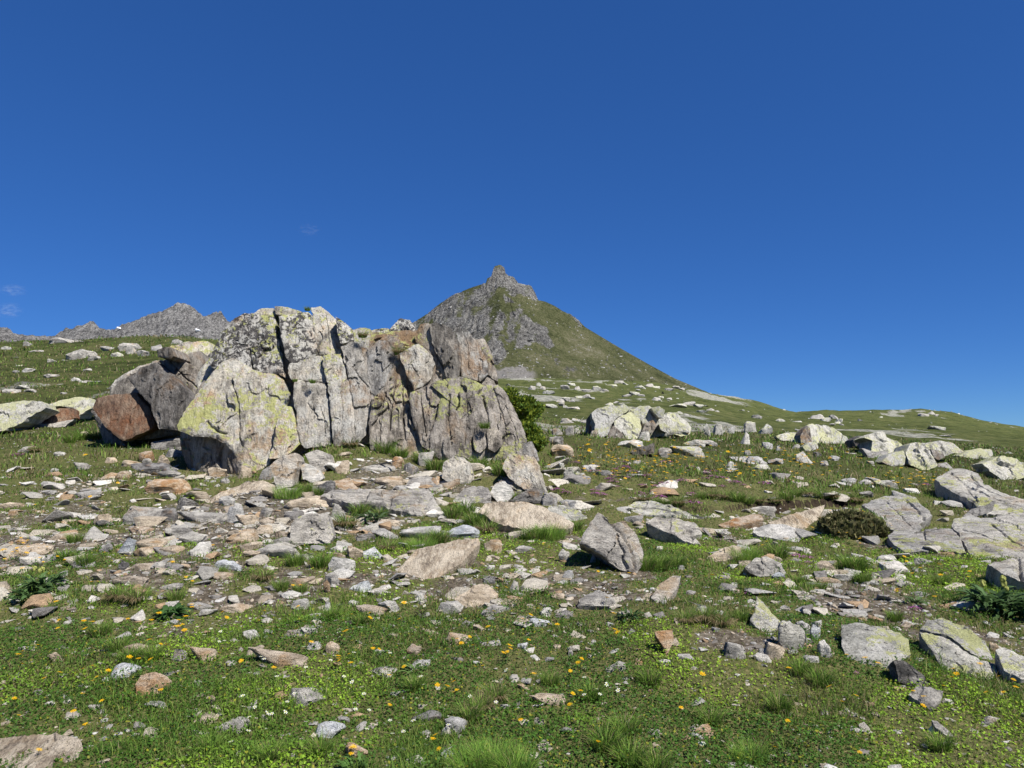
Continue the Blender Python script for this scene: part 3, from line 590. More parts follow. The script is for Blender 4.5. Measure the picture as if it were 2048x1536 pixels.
# ---- brown and rust boulder beside the outcrop
K = dict(D=17.0, ref=(250, 882), thick=1.2, res=2.4)
multi('split_boulder', 'split boulder with rust-red and dark faces behind the left end of the outcrop', 'boulder', (250, 884), [
 ('rock_core', 'rock_face_dark', [(200, 822), (235, 765), (300, 728), (350, 712), (400, 700), (415, 730), (395, 800), (355, 868), (300, 876), (250, 884), (212, 860)], dict(K, off=.5, tilt=80, facet=.01, res=6)),
 ('rock_block', 'rock_rust', [(184, 817), (192, 798), (216, 791), (258, 787), (272, 785), (281, 797), (298, 815), (309, 847), (304, 856), (281, 868), (251, 881), (244, 882), (225, 868), (206, 847), (195, 831)], dict(K, tilt=74, yaw=6, facet=.02)),
 ('rock_block', 'rock_face_dark', [(183, 820), (196, 832), (207, 848), (226, 869), (245, 883), (250, 892), (207, 887), (200, 862)], dict(K, tilt=88, yaw=-35, off=.35)),  # shaded underside, its shade put into the dark rock colour
 ('rock_block', 'rock_face_stained', [(218, 776), (234, 756), (277, 732), (314, 721), (318, 725), (282, 738), (259, 757), (262, 775), (271, 784), (240, 789), (220, 790)], dict(K, tilt=58, yaw=-8, off=.1)),
 ('rock_block', 'rock_face_dark', [(257, 757), (279, 736), (312, 725), (337, 744), (375, 786), (384, 798), (366, 828), (352, 862), (318, 856), (309, 838), (300, 810), (280, 789), (266, 770)], dict(K, tilt=80, yaw=-10, off=-.05, facet=.02)),
 ('rock_block', 'rock_face_brown', [(314, 721), (359, 718), (398, 739), (404, 763), (384, 797), (354, 765), (338, 744)], dict(K, tilt=74, yaw=0, off=.05, cracks=[([(320, 725), (350, 760), (380, 790)], .02, .08), ([(340, 722), (370, 755), (395, 775)], .02, .08)])),
 ('rock_block', 'rock_face_lichen', [(340, 692), (375, 683), (415, 682), (420, 704), (402, 739), (361, 718), (347, 716)], dict(K, tilt=68, yaw=4, off=.4)),
 ('rock_block', 'rock_face_brown', [(314, 700), (330, 693), (342, 695), (348, 712), (340, 718), (316, 714)], dict(K, tilt=84, yaw=-30, off=.42)),
])
multi('bedrock_outcrop', 'pale lichen-covered bedrock with a brown plank-like ledge on the left slope', 'rock outcrop', (60, 855), [
 ('rock_slab', 'rock_meadow_lichen', [(-40, 815), (0, 808), (40, 801), (78, 802), (92, 815), (72, 824), (42, 845), (0, 862), (-40, 868)], dict(tilt=48, yaw=8, thick=.9, **STAND)),
 ('rock_slab', 'rock_meadow_lichen', [(88, 815), (118, 800), (150, 793), (178, 795), (181, 815), (150, 836), (146, 817), (118, 812)], dict(tilt=46, yaw=12, thick=.8, ref=(60, 855), **STAND)),
 ('rock_ledge', 'rock_rust', [(42, 845), (66, 827), (131, 815), (147, 818), (148, 836), (131, 845), (52, 852)], dict(tilt=72, yaw=6, thick=.5, ref=(60, 855), off=-.05, **STAND)),
 ('rock_slab', 'slab_grey', [(8, 862), (42, 847), (131, 846), (148, 838), (130, 853), (60, 860), (20, 874)], dict(tilt=55, thick=.4, ref=(60, 858), off=-.1, **STAND)),
])
# ---- lichen boulder group in the meadow, right of the outcrop
K = dict(D=21.5, ref=(1260, 888), thick=1.3, res=2.3)
multi('meadow_boulder', 'big pale lichen-topped boulder broken into pieces in the flowery meadow', 'boulder', (1250, 888), [
 ('rock_core', 'rock_meadow_lichen', [(1180, 850), (1186, 826), (1215, 814), (1260, 812), (1300, 818), (1325, 826), (1345, 835), (1370, 850), (1380, 865), (1330, 872), (1280, 878), (1220, 884)], dict(K, off=.7, tilt=76, res=6)),
 ('rock_block', 'rock_face_dark', [(1176, 880), (1179, 832), (1184, 826), (1192, 842), (1193, 862), (1190, 884)], dict(K, tilt=86, yaw=-50, off=.05)),  # left face away from the sun, shade put into a darker rock
 ('rock_block', 'rock_meadow_lichen', [(1183, 826), (1196, 816), (1212, 811), (1248, 809), (1266, 814), (1250, 826), (1228, 840), (1216, 868), (1206, 878), (1193, 876), (1190, 850)], dict(K, tilt=60, yaw=8, off=-.05)),
 ('rock_block', 'rock_meadow_lichen', [(1229, 842), (1247, 829), (1262, 822), (1280, 840), (1284, 862), (1270, 878), (1254, 878), (1246, 864), (1232, 872)], dict(K, tilt=58, yaw=14, off=-.2)),
 ('rock_block', 'rock_face_brown', [(1215, 872), (1226, 852), (1240, 862), (1250, 874), (1255, 886), (1232, 888), (1217, 884)], dict(K, tilt=78, yaw=-20, off=-.3)),
 ('rock_block', 'rock_face_brown', [(1176, 884), (1184, 862), (1194, 860), (1196, 880), (1188, 890)], dict(K, tilt=76, yaw=-12, off=-.35, thick=.4)),
 ('rock_block', 'rock_meadow_lichen', [(1192, 884), (1202, 875), (1214, 884), (1213, 895), (1200, 893)], dict(K, tilt=76, yaw=18, off=-.45, thick=.4)),
 ('rock_block', 'rock_meadow_lichen', [(1262, 820), (1282, 812), (1300, 812), (1312, 820), (1316, 836), (1308, 850), (1290, 856), (1282, 840)], dict(K, tilt=62, yaw=6, off=.15)),
 ('rock_block', 'rock_face_brown', [(1284, 862), (1290, 846), (1306, 840), (1314, 850), (1306, 864), (1294, 868)], dict(K, tilt=80, yaw=-14, off=.05)),
 ('rock_block', 'rock_meadow_lichen', [(1326, 838), (1336, 824), (1352, 826), (1370, 840), (1384, 856), (1380, 868), (1360, 874), (1342, 860)], dict(K, tilt=56, yaw=16, off=.1)),
 ('rock_block', 'rock_meadow_lichen', [(1318, 848), (1330, 846), (1344, 858), (1336, 866), (1322, 860)], dict(K, tilt=62, yaw=0, off=.0, thick=.5)),
 ('rock_block', 'rock_meadow_lichen', [(1302, 816), (1318, 812), (1330, 820), (1326, 836), (1316, 834)], dict(K, tilt=76, yaw=-20, off=.4)),
])
def MR(n, label, outl, mat='rock_meadow_lichen', tilt=58, yaw=8, thick=.5, cat='rock', **kw):
    tag(block(n, outl, mat, tilt=tilt, yaw=yaw, thick=thick, ext=(0, 1, -.25), **kw), label, cat)
multi('finned_outcrop', 'pale outcrop of leaning parallel rock fins on the meadow crest', 'rock outcrop', (1650, 884), [
 ('rock_fin', m, [(x0-3, 887), (x0-4+k*.8, 872), (x0+1, (862, 850, 848, 849, 853, 861, 870)[k]), (x0+w_*.8, (851, 847, 849, 852, 858, 867, 874)[k]), (x0+w_+3, (856, 853, 854, 858, 866, 874, 880)[k]), (x0+w_+8, 887)], dict(tilt=64, yaw=10+3*k, thick=.8, off=.05*k, facet=.06, **STAND))
 for k, (x0, w_, m) in enumerate([(1605, 12, 'rock_face_brown'), (1615, 15, 'rock_meadow_lichen'), (1630, 14, 'rock_meadow_lichen'), (1645, 16, 'rock_meadow_lichen'), (1661, 14, 'rock_meadow_lichen'), (1674, 12, 'rock_meadow_lichen'), (1685, 10, 'rock_meadow_lichen')])])
multi('meadow_outcrop', 'lichen-grey outcrop with two dark shaded clefts at the meadow edge', 'rock outcrop', (1780, 930), [
 ('rock_block', 'rock_face_dark', [(1706, 880), (1720, 871), (1742, 872), (1746, 892), (1730, 900), (1712, 894)], dict(tilt=84, yaw=-30, thick=.7, ref=(1740, 900), **STAND)),  # first cleft: its shade is carried by a dark rock colour
 ('rock_block', 'rock_meadow_lichen', [(1728, 873), (1745, 865), (1768, 863), (1774, 874), (1796, 884), (1812, 896), (1800, 908), (1770, 912), (1742, 904), (1745, 880)], dict(tilt=54, yaw=14, thick=.9, ref=(1770, 912), off=-.1, facet=.06, **STAND)),
 ('rock_block', 'rock_face_dark', [(1728, 880), (1738, 874), (1746, 888), (1744, 898), (1732, 898)], dict(tilt=88, yaw=-35, thick=.3, ref=(1740, 900), off=-.25, **STAND)),  # second cleft: dark-coloured piece in place of shade
 ('rock_block', 'slab_grey', [(1722, 896), (1745, 902), (1778, 903), (1768, 914), (1738, 916)], dict(tilt=44, thick=.3, **STAND)),
 ('rock_block', 'rock_meadow_lichen', [(1764, 925), (1778, 908), (1806, 900), (1813, 912), (1808, 930), (1786, 933)], dict(tilt=46, yaw=10, thick=.5, **STAND)),
])
multi('ribbed_outcrop', 'ribbed lichen-grey outcrop sloping down to the right beside the clefted one', 'rock outcrop', (1850, 942), [
 ('rock_rib', 'rock_meadow_lichen', [(1812, 905), (1820, 886), (1842, 885), (1858, 900), (1876, 930), (1858, 941), (1836, 936), (1818, 926)], dict(tilt=52, yaw=6, thick=.8, facet=.06, nf=18, aniso=(1, .3), **STAND)),
 ('rock_rib', 'rock_meadow_lichen', [(1842, 886), (1875, 882), (1902, 883), (1918, 894), (1930, 903), (1900, 908), (1884, 915), (1868, 905)], dict(tilt=48, yaw=16, thick=.8, ref=(1870, 930), off=.15, facet=.06, **STAND)),
 ('rock_rib', 'rock_face_brown', [(1862, 898), (1884, 902), (1890, 914), (1878, 920), (1868, 914)], dict(tilt=70, yaw=0, thick=.5, ref=(1870, 928), off=.0, **STAND)),
])
things([
 ('rock', 'low overhanging lichen rock at the right meadow edge', 'rock', 'rock_meadow_lichen', [(1918, 910), (1935, 901), (1960, 897), (1984, 899), (1988, 910), (1978, 920), (1940, 916)], dict(tilt=50, yaw=8, thick=.5, **STAND)),
 ('rock', 'streaked grey lichen rock at the right edge above the bedrock', 'rock', 'rock_meadow_lichen', [(1966, 928), (1996, 913), (2024, 914), (2060, 930), (2080, 950), (2040, 958), (2004, 960), (1986, 946)], dict(tilt=44, yaw=4, thick=.6, facet=.06, nf=16, **STAND)),
 ('rock', 'low wedge rock left of the finned outcrop', 'rock', 'rock_meadow_lichen', [(1552, 872), (1572, 864), (1598, 864), (1614, 882), (1590, 884), (1562, 880)], dict(tilt=58, yaw=14, thick=.6, **STAND)),
 ('rock', 'angular two-toned lichen rock below the finned outcrop', 'rock', 'rock_meadow_lichen', [(1606, 894), (1620, 883), (1634, 885), (1637, 896), (1622, 902), (1612, 902)], dict(tilt=60, yaw=25, thick=.35, **STAND)),
 ('rock', 'dark wedge-shaped rock with a pointed tip in the meadow', 'rock', 'rock_face_dark', [(1262, 904), (1272, 895), (1295, 892), (1308, 885), (1311, 906), (1290, 909), (1266, 910)], dict(tilt=86, yaw=-25, thick=.35, **STAND)),
 ('stone', 'long white-topped slab with a dark front in the meadow', 'stone', 'stone_light', [(1460, 913), (1490, 912), (1520, 916), (1536, 926), (1510, 929), (1470, 923)], dict(tilt=16, thick=.16, **LIE)),
 ('boulder', 'leaning rust-and-lichen boulder at the right foot of the outcrop', 'boulder', 'rock_face_lichen', [(1003, 935), (1017, 906), (1042, 910), (1066, 912), (1078, 930), (1090, 968), (1096, 988), (1064, 987), (1030, 968)], dict(tilt=70, yaw=6, thick=.6, **STAND)),
 ('boulder', 'small lichen knob on top of the leaning boulder at the outcrop foot', 'boulder', 'rock_face_stained', [(1044, 906), (1048, 886), (1064, 882), (1074, 903), (1078, 924), (1062, 914)], dict(tilt=74, yaw=0, thick=.4, D=hitD(1096, 988)+.35, ref=(1062, 920), **STAND)),
 ('boulder', 'rounded lichen-capped boulder in the grass under the outcrop', 'boulder', 'rock_face_pale', [(884, 955), (888, 925), (905, 911), (925, 914), (944, 930), (948, 958), (938, 968), (905, 968)], dict(tilt=66, yaw=8, thick=.5, bulge=.14, **STAND)),
 ('flat_stone', 'long tan slab sloping left under the outcrop overhang', 'stone slab', 'slab_tan', [(411, 1002), (440, 985), (490, 966), (528, 961), (552, 972), (548, 984), (500, 988), (450, 998), (416, 1008)], dict(tilt=24, yaw=-6, thick=.2, **LIE)),
 ('boulder', 'grey split block wedged under the tip of the outcrop', 'boulder', 'slab_grey', [(540, 930), (560, 914), (592, 906), (598, 920), (590, 948), (585, 972), (556, 980), (548, 958)], dict(tilt=72, yaw=8, thick=.5, facet=.05, **STAND)),
 ('stone', 'pale rounded stone leaning beside the split block', 'stone', 'stone_light', [(602, 930), (612, 925), (635, 940), (646, 958), (630, 966), (606, 958)], dict(tilt=58, yaw=10, thick=.3, **STAND)),
 ('stone', 'grey block stone stacked over the rounded pale stone', 'stone', 'slab_grey', [(610, 908), (632, 899), (658, 908), (665, 926), (648, 945), (622, 934)], dict(tilt=66, yaw=6, thick=.35, **STAND)),
 ('flat_stone', 'great long grey slab with wavy bands lying among the stones', 'stone slab', 'slab_grey', [(640, 992), (670, 980), (720, 978), (780, 978), (840, 975), (862, 982), (876, 1010), (886, 1026), (850, 1034), (812, 1024), (760, 1012), (690, 1004)], dict(tilt=22, yaw=4, thick=.3, cracks=[([(680, 993), (760, 994), (830, 1000)], .02, .05), ([(720, 1006), (780, 1004), (840, 1010)], .015, .04)], **LIE)),
 ('flat_stone', 'tan grey slab behind the long banded slab', 'stone slab', 'slab_grey', [(806, 974), (822, 956), (850, 951), (880, 958), (892, 968), (876, 978), (840, 980)], dict(tilt=28, thick=.22, **LIE)),
 ('boulder', 'upright grey tan boulder with a smooth face below the long slab', 'boulder', 'slab_grey', [(578, 1085), (581, 1056), (590, 1036), (614, 1027), (655, 1026), (660, 1046), (668, 1072), (656, 1090), (620, 1086), (596, 1092)], dict(tilt=60, yaw=8, thick=.4, ext=(0, 1, -.35))),
 ('flat_stone', 'large pale tilted slab with fine grain in the middle of the stones', 'stone slab', 'slab_tan', [(790, 1142), (810, 1122), (835, 1098), (870, 1090), (915, 1078), (958, 1076), (962, 1086), (935, 1112), (905, 1138), (870, 1156), (835, 1158)], dict(tilt=26, yaw=-8, thick=.18, facet=.012, bulge=.02, **LIE)),
 ('flat_stone', 'thick tan slab with a shaded front edge below the outcrop', 'stone slab', 'slab_tan', [(958, 1022), (972, 1004), (1000, 1001), (1048, 1002), (1090, 1016), (1128, 1034), (1148, 1046), (1143, 1056), (1100, 1058), (1050, 1058), (1012, 1050), (985, 1042)], dict(tilt=26, yaw=0, thick=.34, facet=.012, ref=(1050, 1078), off=.15, ext=(-.06, .5, -1))),
 ('boulder', 'pointed two-toned boulder with a cracked right side', 'boulder', 'slab_grey', [(1158, 1086), (1180, 1046), (1196, 1024), (1206, 1030), (1222, 1046), (1250, 1042), (1272, 1066), (1288, 1108), (1282, 1136), (1272, 1146), (1240, 1140), (1205, 1110), (1185, 1098)], dict(tilt=62, yaw=10, thick=.45, facet=.05, nf=7, ext=(0, 1, -.3), cracks=[([(1205, 1034), (1235, 1062), (1258, 1090), (1268, 1140)], .014, .05)])),
 ('flat_stone', 'grey wavy slab leaning on the thick tan slab', 'stone slab', 'slab_grey', [(905, 1004), (925, 978), (948, 971), (975, 974), (985, 992), (960, 1006)], dict(tilt=36, thick=.2, **LIE)),
 ('flat_stone', 'white quartz block above the thick tan slab', 'stone', 'stone_light', [(980, 986), (990, 968), (1008, 962), (1022, 972), (1028, 990), (1015, 1003), (995, 1004)], dict(tilt=54, yaw=6, thick=.25, **STAND)),
 ('flat_stone', 'grey slab with a pale rim behind the white quartz block', 'stone slab', 'slab_grey', [(988, 970), (1010, 955), (1040, 953), (1068, 956), (1070, 972), (1040, 984), (1025, 976)], dict(tilt=50, yaw=4, thick=.25, **STAND)),
 ('stone', 'dark wedge stone resting across the thick tan slab', 'stone', 'stone_dark', [(1018, 1002), (1044, 984), (1070, 976), (1086, 978), (1084, 1008), (1060, 1004)], dict(tilt=80, yaw=-12, thick=.2, **STAND)),
 ('stone', 'pale lichen-spotted stone right of the thick tan slab', 'stone', 'stone_lichen', [(1094, 1026), (1100, 1010), (1128, 1010), (1160, 1022), (1176, 1036), (1150, 1044), (1118, 1036)], dict(tilt=34, thick=.2, **LIE)),
 ('flat_stone', 'layered grey slab with lichen rim at the meadow edge', 'stone slab', 'stone_lichen', [(1256, 1010), (1275, 1001), (1310, 1002), (1345, 1012), (1385, 1028), (1424, 1032), (1414, 1042), (1370, 1036), (1310, 1030), (1268, 1026)], dict(tilt=30, yaw=-4, thick=.18, cracks=[([(1262, 1016), (1310, 1018), (1380, 1032)], .015, .05)], **LIE)),
 ('flat_stone', 'grey slab sloping down right under the layered lichen slab', 'stone slab', 'slab_grey', [(1290, 1044), (1310, 1034), (1355, 1036), (1390, 1046), (1405, 1068), (1380, 1072), (1405, 1092), (1372, 1082), (1330, 1062)], dict(tilt=28, yaw=8, thick=.2, **LIE)),
 ('flat_stone', 'small grey triangular-edged slab right of the pointed boulder', 'stone slab', 'slab_grey', [(1302, 1196), (1318, 1168), (1345, 1152), (1361, 1150), (1356, 1172), (1336, 1198), (1315, 1206)], dict(tilt=30, thick=.1, **LIE)),
 ('stone', 'tan fan-shaped stone on the turf below the pale tilted slab', 'stone', 'stone_tan', [(908, 1196), (930, 1184), (950, 1168), (975, 1168), (996, 1188), (980, 1206), (945, 1217), (918, 1208)], dict(tilt=26, thick=.1, **LIE)),
 ('stone', 'orange-streaked long stone on the gravel by the turf bank', 'stone', 'stone_orange', [(1435, 1050), (1470, 1036), (1500, 1029), (1524, 1030), (1528, 1040), (1500, 1048), (1450, 1056)], dict(tilt=34, thick=.14, **LIE)),
 ('flat_stone', 'tan slab with an orange tip under the turf hummock', 'stone slab', 'slab_tan', [(1535, 1046), (1575, 1030), (1620, 1018), (1652, 1010), (1640, 1030), (1630, 1054), (1610, 1062), (1580, 1058)], dict(tilt=24, thick=.16, **LIE)),
 ('stone', 'pale greenish-white slab below the turf hummock', 'stone slab', 'stone_light', [(1504, 1062), (1530, 1050), (1566, 1046), (1590, 1056), (1606, 1072), (1595, 1084), (1550, 1078), (1515, 1072)], dict(tilt=28, thick=.14, **LIE)),
 ('stone', 'tan rounded slab half sunk in gravel', 'stone slab', 'stone_tan', [(1410, 1116), (1440, 1098), (1470, 1090), (1488, 1094), (1478, 1114), (1456, 1120), (1430, 1124)], dict(tilt=26, thick=.12, **LIE)),
 ('stone', 'dark grey lumpy stone with white speckles on the right turf', 'stone', 'stone_grey', [(1490, 1134), (1510, 1116), (1536, 1114), (1560, 1126), (1576, 1150), (1550, 1152), (1520, 1152), (1500, 1148)], dict(tilt=46, thick=.2, facet=.07, ext=(0, 1, -.4))),
 ('stone', 'pale pointed lichen stone shaped like a shark fin', 'stone', 'stone_lichen', [(1500, 1240), (1510, 1222), (1512, 1192), (1528, 1206), (1545, 1228), (1562, 1246), (1550, 1262), (1525, 1264)], dict(tilt=40, thick=.12, **LIE)),
 ('flat_stone', 'big flat grey slab with lichen specks in the right turf', 'stone slab', 'stone_lichen', [(1684, 1250), (1720, 1244), (1760, 1254), (1800, 1264), (1818, 1280), (1822, 1308), (1800, 1320), (1775, 1342), (1730, 1340), (1698, 1326), (1684, 1290)], dict(tilt=20, thick=.14, facet=.01, **LIE)),
 ('stone', 'dark foliated stone sticking up below the flat lichen slab', 'stone', 'stone_dark', [(1789, 1320), (1812, 1322), (1842, 1346), (1862, 1366), (1850, 1376), (1815, 1372), (1798, 1362)], dict(tilt=52, thick=.12, facet=.09, ext=(0, 1, -.5))),
 ('stone', 'dark triangular stone with a pale top below the foliated stone', 'stone', 'stone_grey', [(1816, 1388), (1832, 1374), (1862, 1374), (1888, 1382), (1880, 1400), (1862, 1424), (1846, 1408)], dict(tilt=34, thick=.12, facet=.06, **LIE)),
 ('stone', 'long grey splinter of stone in the lush turf', 'stone', 'stone_grey', [(1862, 1440), (1874, 1442), (1896, 1460), (1910, 1474), (1900, 1476), (1872, 1456)], dict(tilt=22, thick=.05, **LIE)),
 ('flat_stone', 'big tan slab in the lush turf at the left', 'stone slab', 'slab_tan', [(-60, 1490), (0, 1476), (60, 1468), (110, 1466), (158, 1476), (164, 1496), (150, 1524), (110, 1545), (30, 1560), (-60, 1560)], dict(tilt=20, thick=.14, ref=(60, 1536), **LIE)),
 ('stone', 'orange-faced stone standing in the turf', 'stone', 'stone_orange', [(270, 1370), (282, 1350), (305, 1343), (330, 1350), (344, 1362), (325, 1374), (318, 1390), (285, 1398), (272, 1392)], dict(tilt=40, thick=.12, **LIE)),
 ('stone', 'orange-white wedge stone on bare soil', 'stone', 'stone_orange', [(1310, 1264), (1325, 1260), (1345, 1258), (1348, 1280), (1340, 1300), (1334, 1314), (1326, 1290), (1314, 1276)], dict(tilt=56, thick=.09, ext=(0, 1, -.5))),
 ('stone', 'small pale orange pyramid stone in bright green leaves', 'stone', 'stone_orange', [(1390, 1462), (1402, 1450), (1416, 1446), (1426, 1462), (1428, 1478), (1408, 1478)], dict(tilt=56, thick=.08, ext=(0, 1, -.5))),
])
multi('bedrock_slab', 'long ribbed lichen-covered bedrock with a dark cleft at the right in the turf', 'bedrock', (1920, 1350), [
 ('rock_slab', 'stone_lichen', [(1838, 1260), (1856, 1240), (1884, 1236), (1930, 1252), (1968, 1280), (1988, 1320), (1970, 1322), (1930, 1296), (1895, 1270)], dict(tilt=34, yaw=4, thick=.2, ref=(1988, 1322), **LIE)),
 ('rock_slab', 'stone_lichen', [(1838, 1264), (1890, 1272), (1930, 1300), (1965, 1322), (1990, 1330), (1996, 1350), (1980, 1360), (1925, 1350), (1885, 1340), (1868, 1310), (1850, 1282)], dict(tilt=24, thick=.18, **LIE)),
])
things([('flat_stone', 'lichen-grey slab at the right edge of the turf beside the clefted bedrock', 'stone slab', 'stone_lichen', [(1990, 1298), (2008, 1292), (2040, 1308), (2090, 1330), (2100, 1370), (2048, 1358), (2010, 1342)], dict(tilt=28, thick=.16, **LIE))])
# ---- smooth bedrock at the right
LB = dict(sink=-.09, D=hitD(1900, 1104), ref=(1900, 1104), thick=.4, bulge=.012, facet=.010, res=2.6, ext=(0, .5, -1))
multi('smooth_bedrock', 'broad smooth grey bedrock with joints and lichen at the right', 'bedrock', (1900, 1110), [
 ('bedrock_panel', 'rock_bedrock', [(1725, 1008), (1745, 998), (1768, 990), (1821, 990), (1845, 1010), (1866, 1034), (1842, 1044), (1845, 1058), (1816, 1070), (1781, 1058), (1757, 1030)], dict(LB, tilt=8, yaw=-4, cracks=[([(1770, 1004), (1800, 1030), (1830, 1060)], .014, .04), ([(1810, 1000), (1840, 1030), (1850, 1040)], .02, .08)])),
 ('bedrock_panel', 'rock_bedrock', [(1776, 1070), (1789, 1060), (1834, 1067), (1851, 1057), (1901, 1054), (1920, 1073), (1933, 1106), (1888, 1100), (1808, 1102), (1789, 1090)], dict(LB, tilt=8, yaw=-4, cracks=[([(1790, 1085), (1850, 1082), (1925, 1088)], .008, .02), ([(1848, 1058), (1852, 1080)], .01, .03)])),
 ('bedrock_panel', 'rock_bedrock', [(1905, 1054), (1909, 1036), (1941, 1029), (1982, 1037), (2022, 1026), (2120, 1030), (2130, 1112), (1982, 1122), (1944, 1114), (1935, 1104), (1922, 1072)], dict(LB, tilt=8, yaw=-4, cracks=[([(1915, 1060), (1960, 1072), (1990, 1085)], .014, .05), ([(1985, 1050), (2020, 1085), (2048, 1095)], .016, .06), ([(1940, 1090), (2000, 1100), (2080, 1096)], .008, .02)])),
 ('bedrock_panel', 'rock_bedrock', [(1870, 958), (1896, 940), (1917, 935), (1955, 946), (1971, 965), (2008, 986), (2120, 1020), (2100, 1034), (2022, 1026), (1975, 1028), (1955, 1010), (1933, 996), (1896, 978)], dict(LB, tilt=11, yaw=-4, D=hitD(1990, 1032)-.1, ref=(1990, 1032), cracks=[([(1900, 945), (1940, 975), (1980, 1000), (2040, 1016)], .018, .06), ([(1940, 950), (1975, 985), (2020, 1004)], .016, .05), ([(1880, 962), (1930, 975), (1955, 1005)], .010, .03)])),
 ('bedrock_panel', 'rock_bedrock', [(1976, 1127), (2035, 1116), (2120, 1114), (2120, 1175), (2060, 1164), (2008, 1150)], dict(LB, D=None, ref=None, tilt=15, yaw=-4, cracks=[([(2035, 1118), (2042, 1158)], .02, .07)])),
])
tag(block('weathered_log', [(1926, 1033), (1940, 1020), (1960, 1013), (1975, 1012), (1985, 1003), (1992, 1004), (1984, 1022), (1965, 1030), (1945, 1034)], 'weathered_wood', tilt=66, yaw=0, thick=.10, D=hitD(1960, 1050), ref=(1940, 1036), ext=(0, 1, -.4), facet=.05, nf=12),
    'weathered silver-grey piece of wood lying on the smooth bedrock', 'log')
# ---------------------------------------------------------------- loose stones
def stone_variant(k):
    r_ = np.random.default_rng(500+k); n = int(r_.integers(11, 18))
    p = r_.uniform(-1, 1, (n, 3)); p /= (np.abs(p)**2.6).sum(1, keepdims=True)**(1/2.6)
    p[:, 2] = np.sign(p[:, 2])*np.abs(p[:, 2])**.7
    bm = bmesh.new(); [bm.verts.new(q) for q in p]
    bmesh.ops.convex_hull(bm, input=list(bm.verts)); 
    for v in [v for v in bm.verts if not v.link_faces]: bm.verts.remove(v)
    bmesh.ops.bevel(bm, geom=list(bm.edges)+list(bm.verts), offset=.07, segments=1, affect='EDGES', profile=.6)
    bmesh.ops.triangulate(bm, faces=list(bm.faces))
    bmesh.ops.subdivide_edges(bm, edges=[e for e in bm.edges if e.calc_length() > .4], cuts=2, use_grid_fill=True)
    bmesh.ops.triangulate(bm, faces=list(bm.faces))
    me = bpy.data.meshes.new('stone'); bm.to_mesh(me); bm.free()
    V = np.empty(len(me.vertices)*3, np.float32); me.vertices.foreach_get('co', V); V = V.reshape(-1, 3).astype(float)
    V = V + .13*np.stack([fbm(V*1.9+3*j+k, 5, 70+j+k, .65) for j in range(3)], 1)
    V[:, 2] += .05*np.round(V[:, 2]*5)/5
    lo, hi = V.min(0), V.max(0); V = (V-(lo+hi)/2)/(hi-lo)          # unit box
    V[:, 2] += .5
    me.vertices.foreach_set('co', V.astype(np.float32).ravel()); me.polygons.foreach_set('use_smooth', [True]*len(me.polygons)); me.update()
    me.set_sharp_from_angle(angle=R(30)); return me
SV = [stone_variant(k) for k in range(22)]
SMESH = {}
CODE = dict(g=('stone_grey', 'grey'), l=('stone_light', 'pale'), b=('stone_bluish', 'bluish-white'), t=('stone_tan', 'tan'), r=('stone_orange', 'rusty orange'), d=('stone_dark', 'dark grey'), y=('stone_lichen', 'lichen-yellowed'))
def stone_mesh(k, mat):
    if (k, mat) not in SMESH:
        m = SV[k].copy(); m.materials.clear(); m.materials.append(ROCKM[mat]); SMESH[(k, mat)] = m
    return SMESH[(k, mat)]
_sn = [0]; STONES = []
def stone(x0, y0, x1, y1, c, where=None, name='stone'):
    _sn[0] += 1; k = _sn[0]; mat, cname = CODE[c]
    g = hit((x0+x1)/2, y1-.15*(y1-y0)); D = g[1]
    W = (x1-x0)*D/F; H = (y1-y0)*D/F; ph = math.atan2(EYE[2]-g[2], D)+.05
    dep = .8*W; h = (H - dep*math.sin(ph))/math.cos(ph)
    if h < .2*W:
        h = .2*W; dep = float(np.clip((H-h*math.cos(ph))/max(math.sin(ph), .05), .35*W, 1.4*W))
    h = min(h, 1.2*W)
    o = add(name, stone_mesh((k*7) % len(SV), mat))
    fl = .5 if name == 'rock' else 1.0
    o.scale = (W*1.08, dep*1.06, h*2.2*fl); o.location = (g[0], g[1]+dep*.42, float(ground(g[0], g[1]+dep*.3)[0])-h*1.15*fl)
    o.rotation_euler = (R(random.uniform(-8, 8)), R(random.uniform(-8, 8)), R(random.choice([0, 180])+random.uniform(-12, 12)))
    STONES.append((g[0], g[1]+dep*.42, W, dep))
    size = 'large' if W > .42 else 'medium-sized' if W > .2 else 'small'
    shape = 'flat' if h < .32*W else 'blocky'
    if where is None:
        where = ('on the stony slope left of the outcrop' if x1 < 400 and y0 > 840 and y1 < 1060 else 'among the scattered stones below the outcrop' if y1 < 1165 and x1 < 1160 else
                 'by the gravelly patch under the flower meadow' if y1 < 1180 and y0 > 985 else 'in the flower meadow' if y1 <= 1000 and x0 > 1090 else 'on the green hillside' if y1 < 860 else 'half sunk in the leafy turf')
    if where == 'on the green hillside': name_ = 'rock'
    lab = f'{size} {shape} {cname} stone {where}'
    tag(o, lab, 'stone', f'{cname} stones {where}')
    return o
